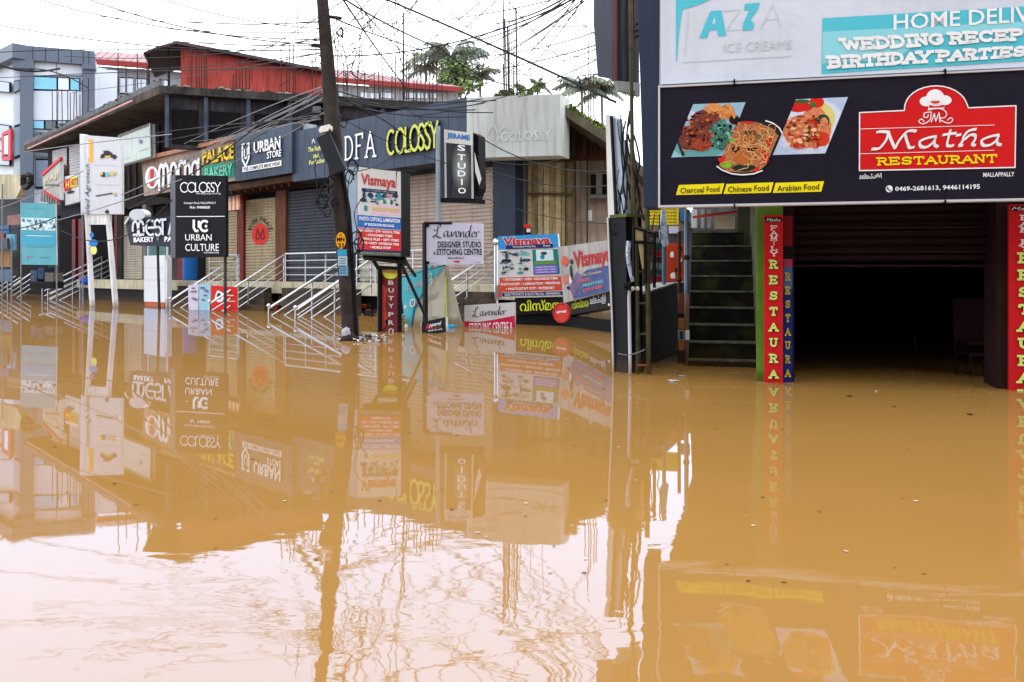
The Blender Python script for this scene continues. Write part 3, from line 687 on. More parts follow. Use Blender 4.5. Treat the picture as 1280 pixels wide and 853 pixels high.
b.blobs([(.5, .49, .09, .035, K), (.45, .48, .06, .02, Yo), (.62, .49, .08, .03, Cy), (.76, .47, .1, .035, Yo), (.8, .48, .05, .02, Cy)])
b.poly([(.3, .76), (.75, .72), (.75, .735), (.3, .775)], K, 2); b.blobs([(.82, .74, .06, .03, Yo), (.82, .75, .04, .02, Cy), (.6, .97, .06, .03, K)])
for v in (.37, .62): b.rect(.28, v, .93, v + .004, ink((150, 152, 160)))
LEGW = M('white_leg', (208, 208, 206), .5, .1, 3, streak=.3)
def leg(parent, a, c_, r, mat=LEGW, name='leg', n=4): return MB().tube([a, c_], r, mat, n).build(name, parent)
leg(b.root, P2.at(109, 268, -.1), P2.z(117, -.8, .1), .1); leg(b.root, P2.at(135, 268, -.1), P2.z(147, -.8, .1), .1)
PP(MB(), P2, [(107, 268), (137, 268), (136.5, 281), (111, 281)], -.05, .1, LEGW).build('apron', b.root)
leg(b.root, P2.at(103.5, 200, -.3), P2.z(103.5, -.8, -.3), .035, M('grey_post', (120, 122, 128), .5), 'post', 6)
st = thing('small_plaque', 'small blue yellow and red stickers plaque fixed to the left white leg', 'plaque', P2.at(117, 320, .15))
mb = MB()
for x, y, rx, ry, c_ in ((114.5, 294, 2.6, 3.4, (60, 110, 190)), (116.5, 304, 5.4, 4.6, (40, 120, 190)), (117, 313, 3.8, 5.5, (226, 214, 120)), (117.5, 315, 2.4, 3.2, (200, 40, 40))):
    P = [P2.at(x + rx * math.cos(6.283 * k / 12), y + ry * math.sin(6.283 * k / 12), .2 + (314 - y) * .0 + rx * .004) for k in range(12)]; mb.prism(P, -P2.n * .015, ink(c_))
mb.build('sticker', st)

b = Board('cyan_banner', 'turquoise printed banner with crowd photo hung between two thin posts', 'banner', PL((25, 31.5), (71, 30.2)), [(25, 253.5), (69.5, 255), (71, 331.5), (27, 331)], .03, M('turquoise_flex', (74, 142, 154), .5, .06, 2, streak=.05), WHITE, base_z=0)
b.rect(.01, .48, .99, .68, ink((46, 138, 166)))
b.rect(.02, .24, .98, .44, ink((168, 200, 206)), 1.2)
b.blobs([(random.uniform(.05, .95), random.uniform(.26, .42), random.uniform(.02, .06), random.uniform(.01, .035), random.choice([K, ink((220, 224, 226)), ink((96, 120, 134)), ink((140, 160, 170))])) for _ in range(46)], lv=2)
b.blobs([(.18, .87, .04, .012, ink((190, 40, 70))), (.27, .87, .03, .012, ink((190, 40, 70))), (.65, .88, .22, .006, ink((60, 110, 120))), (.18, .91, .06, .006, ink((60, 110, 120))), (.5, .71, .48, .003, ink((30, 70, 90)))])
b.blobs([(.5, .53, .42, .006, ink((210, 210, 190))), (.4, .08, .3, .006, ink((60, 150, 170)))])
for x in (26, 70.5): leg(b.root, b.pl.at(x, 250, -.06), b.pl.z(x + .5, -.8, -.06), .028, M('pole_galvanised', (120, 120, 118), .5, metal=.4), 'post', 6)

# signs on the left wall
b = Board('house_shaped_sign', 'white house shaped sign with red top and bottom edge on the left wall', 'sign', A, [(53, 219), (75, 198), (75, 250), (54, 238)], .15, M('offwhite_sign', (176, 174, 168), .6, .1, 2, streak=.3), WHITE, off=1.4)
for q in ([(52, 216), (75, 196.5), (75, 200), (52, 220.5)], [(53, 237), (72, 250), (72, 253), (53, 240)]):
    PP(MB(), A, q, 1.45, .12, ink((196, 44, 52))).build('red_edge', b.root)
text(b.root, A, 'RAJI', [(56, 224), (73, 214), (73, 224), (56, 231)], 1.43, ink((196, 186, 140)), bold=.02)
b.rect(.1, .62, .95, .68, ink((96, 84, 74)))
mb = MB()
for k in range(8): PP(mb, A, rq(50 + k * 3.2, 240 + k * 1, 51.8 + k * 3.2, 252 + k * .6), 1.3, .05, ink((150, 148, 144)))
mb.build('slatted_panel', b.root)
b = Board('small_wall_sign', 'white wall sign with red and yellow letters left of the agrotech signboard', 'sign', A, [(80.5, 221), (97, 218), (99.5, 252), (81.5, 257)], .15, WHITE, WHITE, off=1.2)
b.rect(-.03, .1, .4, .5, ink((196, 34, 40)), 3); b.rect(.4, .06, .92, .42, ink((222, 200, 70)), 3)
b.text('H', .08, .18, .32, .42, ink((240, 200, 80)), 4, bold=.03); b.text('HOT', .45, .12, .9, .38, ink((178, 24, 30)), 4, bold=.03)
b.blobs([(.4, .58, .3, .06, K)])
PZ(MB(), A, 76, 99, 3.55, 4.2, .9, .4, M('dark_eave', (52, 54, 64), .7)).build('hood_board', b.root)
PP(MB(), A, rq(75, 206, 84, 235), 1.0, .1, M('brown_board', (96, 62, 46), .7)).build('back_board', b.root)
# far left clutter: grimy canopy, cloth, boxes, posts
PF = PL((-10, 36), (45, 33))
cn = thing('grimy_canopy', 'mouldy cream shop canopy at the left edge of the photo', 'canopy', PF.at(15, 248))
mb = MB(); PP(mb, PF, [(-60, 219), (30, 218), (28, 232), (20, 248), (-60, 248)], 0, .25, M('mouldy_cream', (172, 166, 140), .8, .3, .8, streak=.6)); mb.build('canopy_board', cn)
mb = MB(); mb.tube(catmull([PF.at(29, 220, .1), PF.at(37, 219, .1), PF.at(38, 230, .1), PF.at(30, 234, .1), PF.at(29, 222, .1)], 4), .12, CABLE, 5); mb.build('coiled_cable', cn)
lc = thing('market_stall', 'cluttered stall with blue boxes and ochre panels at the left edge', 'stall', PF.z(0, 0))
for n_, q, c_, o_ in (('back_panel', rq(-50, 249, 24, 345), (52, 54, 60), -1.2), ('ochre_panel', rq(-40, 314, 13, 334), (130, 92, 34), -.4), ('blue_box', rq(-30, 282, 11, 292), (36, 84, 124), -.3), ('striped_box', [(9, 270), (25, 268), (25, 281), (9, 282)], (120, 84, 76), -.3), ('red_box', rq(-30, 291, 5, 298), (120, 44, 34), -.3), ('light_blue_panel', rq(8, 293, 18, 313), (80, 140, 170), -.2), ('poster', rq(-30, 337, 13, 352), (60, 84, 108), -.3), ('grey_panel', rq(-30, 298, 9, 312), (60, 64, 74), .02)):
    mb = MB(); PP(mb, PF, q, o_, .08, M('stall_' + n_, c_, .6, .25, 5)); mb.build(n_, lc)
for x, y in ((14.5, 296), (3, 230)): leg(lc, PF.at(x, y, .35), PF.z(x, -.8, .35), .035, M('pole_galvanised', (120, 120, 118), .5), 'post', 6)
gp_ = PL((20, 33.5), (80, 32))
for k, (q, c_, lab) in enumerate(((rq(38, 338, 46, 352), (58, 76, 96), 'grey blue crate stacked under the left half of the turquoise banner'), (rq(47, 335, 55, 349), (46, 62, 86), 'taller dark blue crate in the middle under the turquoise banner'), (rq(56, 341, 66, 352), (104, 104, 98), 'pale grey crate under the right half of the turquoise banner'), (rq(37, 352, 67, 361), (30, 30, 33), 'long black crate lowest under the turquoise banner'))):
    o = thing('crate', lab, 'crate', gp_.at(*q[3])); m_ = M('crate_%d' % k, c_, .8, .35, 6, streak=.4); PP(MB(), gp_, q, 0, .4, m_).build('crate_body', o)
    for t in (.25, .6): PP(MB(), gp_, [bil(q, 0, t), bil(q, 1, t), bil(q, 1, t + .1), bil(q, 0, t + .1)], .03, .03, m_).build('slat', o)

# ------------------------------------------------------------------ mocha bakery sign
PM = PL((155, 28.6), (222, 26.8)); NAVY = M('navy_board', (20, 24, 42), .4, .1, 4)
b = Board('bakery_sign', 'dark navy bakery sign with silver round head emblem on top on a thin post', 'sign', PM, [(156, 277), (219, 270), (219, 309), (163, 307)], .25, NAVY, NAVY, base_z=0)
mb = MB(); disc(mb, PM, 171.5, 268.5, 10, 7, .05, M('silver_face', (176, 182, 188), .35, .05)); P = [PM.at(171.5 + 10 * math.cos(6.283 * k / 20), 268.5 + 7 * math.sin(6.283 * k / 20), .03) for k in range(20)]; mb.prism(P, -PM.n * .2, WHITE); mb.build('head_emblem', b.root)
MC = [arc(.28, .45, .2, .5, 200, -60, 10), arc(.72, .45, .2, .5, 240, -20, 10), [(.1, .1), (.45, .1)], [(.55, .1), (.9, .1)],
      arc(1.45, .5, .36, .45, 60, 300, 12), [(1.25, .5), (1.75, .5)], arc(1.95, .72, .2, .24, 20, 250, 6), arc(1.98, .28, .24, .26, 90, -140, 7), [(2.35, .95), (2.35, .05)], [(2.2, .95), (2.6, .95)], [(2.8, .05), (3.05, .95), (3.3, .05)]]
ribbon(b.root, PM, [(164, 276), (219, 273), (219, 294), (165, 296)], MC, .04, M('silver_letter', (196, 200, 206), .35), .13, .02, asp=3.3)
text(b.root, PM, 'BAKERY', [(167, 297), (192.5, 296), (192.5, 302.5), (167, 303)], .03, LETW, bold=.03); text(b.root, PM, 'PALACE', [(205.5, 296), (234, 295), (234, 302), (205.5, 302.5)], .03, LETW, bold=.03)
b.blobs([(.62, .72, .04, .08, ink((90, 96, 116)))], 2)
PP(MB(), PM, [(156, 281), (161.5, 272), (160, 272), (155, 279)], .05, .1, WHITE).build('white_edge', b.root)
PO = M('dark_post', (62, 58, 56), .5, .2, 6, metal=.3)
leg(b.root, PM.at(197, 306, -.12), PM.z(200, -.8, -.12), .045, PO, 'post', 8)
wb = thing('white_display_case', 'upright white display case with an orange base strip below the bakery sign', 'display case', A.z(194, 0, 1.0))
PZ(MB(), A, 180, 206, .12, 1.75, 1.6, .25, M('case_white', (214, 216, 220), .35, .03)).build('cabinet', wb)
PZ(MB(), A, 181, 205, -.4, .118, 1.55, .2, M('orange_base', (206, 96, 50), .5)).build('base', wb); PZ(MB(), A, 206.4, 209, -.3, 1.6, 1.7, .1, WHITE).build('side_strip', wb)
for y in (335, 350): mb = MB(); PP(mb, A, rq(181.5, y, 205, y + .5), 1.605, .004, ink((170, 172, 176))); mb.build('seam', wb)

# ------------------------------------------------------------------ colossy / urban culture pylon sign
PC = PL((217, 24.6), (282, 23.8)); CB = M('charcoal_board', (16, 17, 23), .6, .08, 4)
b = Board('pylon_sign', 'tall black colossy and urban culture sign box on a thin steel post', 'sign', PC, [(219.5, 219), (282, 220), (282.5, 321), (219.5, 322.5)], .1, CB, CB, base_z=0)
PP(MB(), PL((213, 24.9), (219.3, 24.6)), [(213, 219.5), (219.2, 219), (219.2, 322.5), (213, 322)], 0, .2, M('charcoal_side', (46, 48, 57), .4)).build('side_panel', b.root)
b.rect(.02, .498, .98, .506, LETW, 3, 'divider')
# thin round capitals
def thin(s, q, w=.1, off=.02, parent=None, pl=None, mat=LETW):
    P = []; x = 0
    for ch in s:
        if ch == 'C': P.append(arc(x + .5, .5, .5, .5, 45, 315, 14)); x += .9
        elif ch == 'O': P.append(arc(x + .5, .5, .5, .5, 0, 360, 18)); x += .92
        elif ch == 'L': P.append([(x + .08, 1), (x + .08, .04), (x + .5, .04)]); x += .55
        elif ch == 'S': P.append([(x + .25 + a * .24, .5 + c_ * .46) for a, c_ in [(.85, .8), (.2, 1), (-.6, .9), (-.85, .5), (-.4, .15), (.4, -.15), (.85, -.5), (.55, -.95), (-.2, -1), (-.9, -.8)]]); x += .52
        elif ch == 'Y': P += [[(x, 1), (x + .35, .5), (x + .7, 1)], [(x + .35, .5), (x + .35, 0)]]; x += .75
        elif ch == 'U': P.append([(x + .08, 1), (x + .08, .35)] + arc(x + .42, .35, .34, .33, 180, 360, 8) + [(x + .76, 1)]); x += 1
    mb = MB(); sweep(mb, pl, q, P, off, mat, w=w, asp=x); return mb.build('lettering', parent)
thin('COLOSSY', [(225.5, 228.5), (276, 228), (276, 240.5), (225.5, 240.5)], .1, .02, b.root, PC)
def PCt(s, x0, y0, x1, y1, **k): text(b.root, PC, s, rq(x0, y0, x1, y1), .02, LETW, **k)
PCt('THE SIGNATURE OF STYLE', 245, 241.5, 276, 243.2); PCt('Kottayam Road, MALLAPPALLY', 230, 252.5, 270, 256); PCt('Mob : 9048888580', 237.5, 257.8, 262.5, 261, bold=.01)
ribbon(b.root, PC, rq(241.5, 275.5, 262, 290), [[(.05, 1), (.05, .35), (.2, .08), (.42, .08)], [(.5, .9), (.5, .4)], arc(1.0, .5, .38, .44, 50, 310, 12)], .02, LETW, .2, asp=1.45, name='monogram')
mb = MB(); disc(mb, PC, 257.5, 283, 1.6, 1.8, .03, LETW); mb.build('monogram_dot', b.root)
PCt('URBAN', 231.5, 293, 264.5, 301); PCt('CULTURE', 231.5, 305, 273.5, 314); PCt('THE MENS HUB', 254.5, 315, 273.5, 317)
leg(b.root, PC.at(281.5, 321, -.1), PC.z(281.5, -.8, -.1), .045, PO, 'post', 8)

# ------------------------------------------------------------------ railings of the steps
nx, ny = .6742, .7386
def railing(p0, px1, py1, label, back=0):
    """sloping handrail from the low post by the water up to the landing"""
    px, py, Y = p0; P0 = W(px, py, Y); k = (px1 - CX) / F
    t = (k * P0.y - P0.x) / (nx - k * ny); P1 = P0 + V((nx * t, ny * t, 0)); P1.z = C - (py1 - HY) / F * P1.y
    o = thing('handrail', label, 'handrail', (P0.x, P0.y, 0), 'stainless handrails of the shop steps')
    MB().tube([P0, P1], .034, STEEL, 8).build('top_rail', o)
    for q in (.24, .46, .68): MB().tube([P0.lerp(P1, .03) - V((0, 0, q)), P1 - V((0, 0, q))], .017, STEEL, 6).build('rail', o)
    for s in (0, .5, 1):
        p = P0.lerp(P1, s); MB().tube([p + V((0, 0, .04)), V((p.x, p.y, min(-.5, p.z - .9) if s < 1 else FLOOR - .3))], .026, STEEL, 8).build('post', o)
    MB().ball(P0 + V((0, 0, .07)), .06, STEEL).build('ball_cap', o)
    return P1
a1 = railing((213, 376, 28.6), 299, 319.5, 'handrail rising behind the pylon sign, first one right of it')
a2 = railing((262, 380, 26.2), 355, 319.5, 'handrail rising right of the pylon sign post to the landing')
a3 = railing((336, 385.5, 23.4), 440, 319, 'handrail ending at the utility pole, upper of the two there')
a4 = railing((369.5, 388, 22.0), 464, 324.5, 'handrail whose foot stands nearest the base of the utility pole')
a6 = railing((545, 363, 20.8), 620.5, 313, 'handrail rising left of the blue topped poster')
railing((53, 358, 38), 127, 322, 'handrail right of the turquoise banner, upper of the two'); railing((60, 362, 36.4), 138.5, 324, 'handrail right of the turquoise banner, lower one by the white legs')
railing((-8, 357, 42), 27, 334, 'far handrail at the left edge, left of the two'); railing((15, 358, 40), 39, 342, 'short handrail behind the turquoise banner posts')
def landing(px0, px1, label):
    o = thing('landing_railing', label, 'railing', A.z((px0 + px1) / 2, FLOOR, .3), 'stainless railings along the landing')
    z = 1.74
    for q, r in ((0, .03), (.22, .016), (.44, .016), (.66, .016)): MB().tube([A.z(px0, z - q, .3), A.z(px1, z - q, .3)], r, STEEL, 8).build('rail' if q else 'top_rail', o)
    n = max(1, round(abs(px1 - px0) / 24))
    for k in range(n + 1): x = px0 + (px1 - px0) * k / n; MB().tube([A.z(x, z, .3), A.z(x, FLOOR - .1, .3)], .024, STEEL, 8).build('post', o)
landing(357, 432, 'landing railing in front of the dark grey shutter'); landing(262, 297, 'short landing railing left of the round logo shutter'); landing(446, 540, 'landing railing behind the red and blue sign on the brown shutter')
pp = thing('ball_topped_post', 'steel post with ball top left of the blue topped poster', 'post', A.z(620, 0, .5))
MB().tube([A.z(620, -.5, .5), A.at(620, 306, .5)], .06, STEEL, 10).build('shaft', pp); MB().ball(A.at(620, 303, .5), .1, STEEL).build('ball_cap', pp)
# posters leaning by the steps
for q, c_, lab in (([(235, 357), (248, 355), (248, 395), (236, 395)], (196, 190, 204), 'pale lilac poster board standing in the water behind the first handrail'), ([(249, 355), (263, 355), (263, 395), (249, 395)], (150, 190, 206), 'pale blue poster board beside the lilac one'), ([(264, 357), (297, 359), (297, 395), (264, 395)], (206, 40, 34), 'red poster board with white emblem behind the handrail')):
    pb = PL((235, 27.2), (297, 26.6)); bb = Board('poster_board', lab, 'poster', pb, q, .05, ink(c_), WHITE)
    if c_[0] == 206: bb.blobs([(.3, .35, .18, .24, LETW), (.3, .35, .09, .12, ink((60, 60, 60))), (.7, .3, .2, .03, ink((240, 200, 190))), (.75, .5, .2, .02, ink((240, 200, 190)))])
    else: bb.blobs([(random.uniform(.2, .8), random.uniform(.1, .6), .2, .03, ink((110, 100, 140))) for _ in range(6)])
bl = thing('blue_barrel', 'blue plastic drum standing on the landing behind the pylon sign', 'barrel', A.z(238, FLOOR, -.4))
mb = MB(); c0 = A.z(238, FLOOR, -.4)
mb.tube([c0 + V((0, 0, z)) for z in (0, .04, .3, .33, .36, .65, .68, .71, .95, 1)], .28, M('blue_plastic', (30, 92, 160), .4, .1), 14); mb.build('drum_body', bl)
mb = MB(); mb.tube([c0 + V((0, 0, 1.0)), c0 + V((0, 0, 1.04))], .29, M('blue_plastic', (30, 92, 160), .4, .1), 14); mb.build('lid', bl)
bp = thing('blue_parcel', 'small bright blue bag on the steps between the white legs', 'bag', A.z(110, .8, .5)); MB().ball(A.at(108, 352, .6), .2, ink((30, 70, 190)), sc=(1.4, 1, .8), jit=.1).build('bag_body', bp); MB().tube([A.at(107, 350, .6), A.at(108, 345, .6), A.at(110, 350, .6)], .02, ink((20, 50, 150)), 5).build('bag_handle', bp)
# ------------------------------------------------------------------ utility pole
WOOD = M('dark_pole', (56, 49, 46), .9, .35, 4, streak=.5, bump=.5)
up = thing('utility_pole', 'leaning dark concrete utility pole with wire coils and a yellow number plate', 'utility pole', W(438, 424, 15.2))
Yp = 15.2
pts = [W(442, 450, Yp), W(438.5, 415, Yp), W(433, 340, Yp), W(424, 250, Yp), W(416, 160, Yp), W(408, 60, Yp), W(403, 0, Yp), W(395, -110, Yp)]
rad = [.155, .15, .145, .14, .135, .115, .1, .085]
mb = MB()
for i in range(len(pts) - 1): mb.tube([pts[i], pts[i + 1]], rad[i], WOOD, 12, r2=rad[i + 1], cap=i in (0, len(pts) - 2))
mb.build('shaft', up, smooth=True)
PPn = PL((400, 15.06), (450, 15.06))
mb = MB(); P = [PPn.at(426 + 6 * math.cos(6.283 * k / 18), 301 + 10.5 * math.sin(6.283 * k / 18), .03) for k in range(18)]; mb.prism(P, V((0, .03, 0)), ink((232, 160, 40))); mb.build('number_plate', up)
text(up, PPn, 'MN', [(421, 297), (430.5, 297), (430.5, 302), (421, 302)], .036, ink((60, 20, 20)), bold=.04); text(up, PPn, '21', [(422.5, 304), (429.5, 304), (429.5, 309.5), (422.5, 309.5)], .036, ink((60, 20, 20)), bold=.04)
ribbon(up, PPn, rq(424, 292.5, 427.5, 295.5), [[(0, 0), (.5, 1), (1, 0)]], .036, ink((60, 20, 20)), .2)
for q, c_ in ((rq(422, 312, 433.5, 320), (58, 150, 190)), (rq(422.5, 320.5, 434, 333), (170, 190, 200)), (rq(424, 333.5, 435, 345), (110, 156, 180))):
    mb = MB(); PP(mb, PPn, q, .02, .015, ink(c_)); mb.build('pasted_poster', up)
b_ = MB()
for k in range(7): y = 323 + k * 3; PP(b_, PPn, rq(424 + (k > 3), y, 432 + (k > 3), y + .8), .026, .002, ink((60, 100, 140)))
b_.build('print', up)
# cable conduit alongside, lamp, transformer style box, cross arms
MB().tube([W(446, 440, 15.1), W(441, 330, 15.1), W(436, 262, 15.1), W(426, 205, 15.1)], .035, JET, 6).build('conduit', up)
mb = MB(); mb.prism([W(398, 163, 14.8), W(401, 158, 14.8), W(412, 155.5, 14.8), W(412, 160, 14.8), W(409, 164, 14.8), W(400, 166, 14.8)], V((0, .3, 0)), M('lamp_white', (222, 220, 212), .4)); mb.build('lamp_head', up)
MB().tube([W(411, 162, 14.9), W(418, 190, 15.0)], .03, JET, 6).build('lamp_arm', up)
mb = MB(); mb.box(W(414.5, 193, 14.9), (.22, 0, .1), (0, .16, 0), (-.27, 0, .62), M('meter_black', (40, 42, 48), .5)); mb.build('cable_box', up)
for y, x0, x1 in ((57, 389, 410), (21, 410, 427), (-8, 385, 430)): MB().tube([W(x0, y, 15.15), W(x1, y + (x1 - x0) * .12, 15.25)], .03, RUST, 6).build('cross_arm', up)
for k, (cx, cy, r) in enumerate(((406, 238, 8), (412, 226, 7), (404, 250, 9), (441, 208, 10), (437, 220, 8), (446, 296, 9), (449, 304, 9), (444, 310, 7), (418, 252, 6), (409, 262, 7), (428, 150, 8), (425, 40, 6))):
    P = []
    for j in range(15):
        a = 6.283 * j / 10 + k; rr = r * random.uniform(.75, 1.1); P.append(W(cx + rr * .7 * math.cos(a), cy + rr * math.sin(a) + j * .2, 14.95 + random.uniform(-.1, .1)))
    MB().tube(catmull(P, 3), .012, CABLE, 4).build('wire_coil', up)
for k, (x, y, l) in enumerate(((400, 240, 26), (398, 246, 14), (404, 260, 10), (436, 225, 60), (443, 265, 40), (448, 300, 36), (394, 205, 50))):
    MB().tube(catmull([W(x + 12, y - 20, 15), W(x, y, 14.9), W(x + random.uniform(-4, 4), y + l * .6, 14.9), W(x + random.uniform(-5, 5), y + l, 14.95)], 4), .008, CABLE, 4).build('hanging_wire', up)
# debris and plastic bag around its foot
DB = [M('wet_cardboard', (92, 70, 56), .8, .4, 8), M('grey_litter', (150, 146, 142), .6, .4, 9), M('dark_litter', (40, 36, 36), .8, .3, 9), M('white_plastic', (206, 206, 208), .35, .1, 9)]
def crumple(name, label, c, r, sc, mat, cat='litter', n=10):
    mb = MB(); mb.ball(c, r, mat, n, n - 2, sc, .22); o = mb.build(name, None, smooth=True); return tag(o, label, cat)
crumple('plastic_bag', 'white crumpled plastic bag caught on the foot of the utility pole', W(433, 417, 14.9), .1, (.8, .6, 1.0), M('dull_white_plastic', (176, 176, 180), .5, .3, 30, bump=.6), 'plastic bag')
crumple('sack', 'dark wet sack lying at the foot of the utility pole', W(436, 424, 14.9), .15, (1.1, .9, .55), DB[2], 'sack')
mb = MB()
for k in range(150):
    x = random.gauss(458, 16); y = 424.5 + random.gauss(0, 1.8); x = min(max(x, 424), 482)
    c = W(x, y, 0); Yd = C * F / (y - HY); c = W(x, y, Yd); c.z = random.uniform(-.01, .05)
    s = random.uniform(.02, .07); a = random.uniform(0, 3.14)
    mb.box(c, (s * math.cos(a), s * math.sin(a), random.uniform(-.02, .02)), (-s * .6 * math.sin(a), s * .6 * math.cos(a), 0), (0, 0, random.uniform(.006, .04)), random.choice(DB))
tag(mb.build('floating_debris', None), 'mat of small floating litter trailing from the pole foot', kind='stuff')
def floater(px, py, w, label, mat=None, name='floating_litter'):
    Yd = C * F / (py - HY); c = V(((px - CX) / F * Yd, Yd, 0)); mb = MB(); r = w / F * Yd / 2
    mb.ball(c + V((0, 0, .008)), r, mat or DB[3], 9, 6, (1, .8, .16), .25); return tag(mb.build(name, None), label, 'litter')
floater(50, 394, 3, 'tiny white ball of litter floating near the left edge', DB[3])
floater(162, 374.5, 11, 'flat white litter floating left of the display case', DB[3])
floater(300, 387, 9, 'white foam scrap floating under the handrails', DB[3]); floater(1095, 490, 4, 'tiny pale scrap floating before the dark opening', DB[3])
floater(842, 477, 16, 'flat pale foam streak floating before the mossy stairs', DB[1]); floater(852, 471, 10, 'small pale foam streak nearest the mossy stairs', DB[1])
floater(1062, 496, 7, 'thin dark leaf floating left before the dark opening', DB[2]); floater(1212, 519, 8, 'dark leaf floating before the right pillar', DB[2]); floater(1118, 509, 5, 'small dark leaf floating in front of the middle of the opening', DB[2])
for k, (x, y, s, l) in enumerate(((486, 405, .13, 'pale rag caught between the vertical red sign and the torn banner, upper one'), (508, 408, .08, 'pale rag lying low at the left foot of the torn banner'), (504, 395, .09, 'white rag in the middle left of the torn banner'), (507, 384, .07, 'small white rag hanging highest left of the torn banner'))):
    crumple('wet_rag', l, W(x if k else 483, y if k else 405, 18.4), s * .55, (.8, .6, 1), DB[3 if k % 2 else 1], 'rag')
pc = thing('broken_pipe', 'short white pipe stub standing in the water left of the vertical red sign', 'pipe', W(482, 414, 17.3)); MB().tube([W(482, 425, 17.3), W(482, 391, 17.3)], .09, WHITE, 10).build('pipe_body', pc); MB().ball(W(484, 402, 17.15), .05, JET).build('valve', pc)
# rubble heaps in the gap under the plinth
mb = MB()
for k in range(220):
    x = random.choice([random.uniform(270, 360), random.uniform(444, 530), random.uniform(572, 625)]); o = random.uniform(.3, 1.3); z = random.uniform(0, .35) * (1.4 - o)
    c = A.z(x, z, o); s = random.uniform(.05, .2); a = random.uniform(0, 3.14)
    mb.box(c, (s * math.cos(a), s * math.sin(a), random.uniform(-.05, .05)), (-s * .6 * math.sin(a), s * .6 * math.cos(a), 0), (0, 0, random.uniform(.03, .1)), random.choice(DB[:3] + [DB[2], M('red_rubbish', (150, 52, 36), .7), M('dark_brown', (56, 40, 32), .8)]))
tag(mb.build('rubble', None), 'wet rubble and litter piled in front of the shop plinth', kind='stuff')

# ------------------------------------------------------------------ vismaya signs
VR = ink((182, 48, 54)); BLU = ink((44, 100, 172)); DBL = ink((34, 36, 92)); TEA = ink((40, 130, 140)); RD = ink((192, 48, 44)); PINK = ink((214, 176, 196)); KK = ink((36, 40, 52)); ORA = M('ink_orange', (200, 76, 52), .5, .05)
PV = PL((446, 17.0), (502, 16.6)); FLEX = M('grey_white_flex', (196, 196, 192), .45, .05, 3, streak=.08)
b = Board('lightbox_sign', 'tall light box sign with red vismaya lettering standing right of the utility pole', 'sign', PV, [(446.5, 208.5), (501, 215), (501.5, 321), (447.5, 319)], .35, FLEX, JET, base_z=0)
PP(MB(), PL((431, 17.5), (446, 17.02)), [(431.5, 209), (446, 208.5), (447, 319), (433, 313)], 0, .1, M('blue_grey_side', (122, 140, 158), .5, .08, 3, streak=.2)).build('side_panel', b.root)
PP(MB(), PL((501.3, 16.62), (507, 16.9)), [(501.4, 214.5), (506, 216), (506, 323), (501.8, 322)], 0, .1, JET).build('side_panel', b.root)
b.text('Vismaya', .08, .07, .88, .235, VR, 2, bold=.025)
b.rect(.1, .235, .92, .275, DBL); b.text('The Complete Printing Shop', .2, .24, .86, .268, ink((160, 160, 120)), 3)
b.blobs([(.15, .31, .04, .05, KK), (.14, .37, .09, .03, KK), (.3, .31, .08, .03, ink((30, 60, 90))), (.48, .31, .1, .04, TEA), (.62, .3, .07, .03, KK), (.74, .3, .04, .03, ink((190, 120, 140))), (.86, .29, .08, .03, KK), (.36, .38, .1, .012, KK), (.62, .37, .05, .03, TEA), (.78, .36, .04, .03, ink((60, 120, 90))), (.9, .39, .05, .015, KK), (.18, .46, .05, .04, TEA), (.2, .45, .02, .015, LETW)])
b.rect(.3, .415, .97, .52, PINK); b.text('PRINTING WORLD', .33, .435, .94, .485, ink((196, 190, 90)), 3, bold=.03)
b.rect(0, .545, 1, .685, BLU); b.text('PHOTO COPY/ALL LAMINATION', .04, .56, .97, .605, LETW, 3, bold=.02); b.text('MOBILE,D2H,DISH RECHARGE', .16, .63, .84, .665, LETW, 3, bold=.02)
b.rect(0, .695, 1, .935, RD)
for k, (s, u0, u1) in enumerate((('PHOTOSTAT • DTP • SCHOOL ITEMS', .03, .97), ('• STATIONERY ITEMS', .2, .8), ('• OFFICE FILES • GIFT ITEMS', .05, .95), ('• TOYS • FANCY • NOTEBOOK ITEMS', .05, .95), ('• MOBILE SHOP', .28, .76))):
    b.text(s, u0, .706 + k * .046, u1, .734 + k * .046, LETW, 3, bold=.02)
b.rect(0, .935, 1, .955, DBL, 2); b.rect(0, .955, 1, 1.0, ink((70, 76, 70)), 2); b.text('ELECTRONICS | ELECTRICAL | MOBILE', .06, .962, .97, .992, ink((170, 170, 150)), 3)
BB = M('black_beam', (20, 20, 24), .4, .1, 4)
MB().tube([PV.at(455, 320.5, -.15), PV.at(507, 326.5, -.15)], .07, BB, 4).build('bottom_beam', b.root)
b.blobs([(random.uniform(.08, .95), random.uniform(.29, .4), random.uniform(.012, .035), random.uniform(.006, .016), random.choice([KK, TEA, ink((60, 90, 120)), ink((120, 130, 130))])) for _ in range(26)], lv=2.5)
leg(b.root, PV.at(466, 324, -.2), PV.at(473, 336, -.3), .04, BB, 'brace', 6); leg(b.root, PV.at(500, 323, -.15), PV.at(499, 338, -.3), .05, BB, 'brace', 6)
leg(b.root, PV.at(474.5, 334, -.3), PV.z(474.5, -.7, -.3), .045, BB, 'leg', 6); leg(b.root, PV.at(499.5, 334, -.3), PV.z(499.5, -.7, -.3), .045, BB, 'leg', 6)
MB().tube([PV.at(475, 334.5, -.3), PV.at(500, 336, -.3)], .04, BB, 6).build('cross_bar', b.root)
leg(b.root, PV.at(500, 326, -.2), PV.z(534, .25, -.35), .03, BB, 'brace', 6); leg(b.root, PV.at(506, 326, -.3), PV.at(519, 345, -1.4), .035, BB, 'brace', 6)
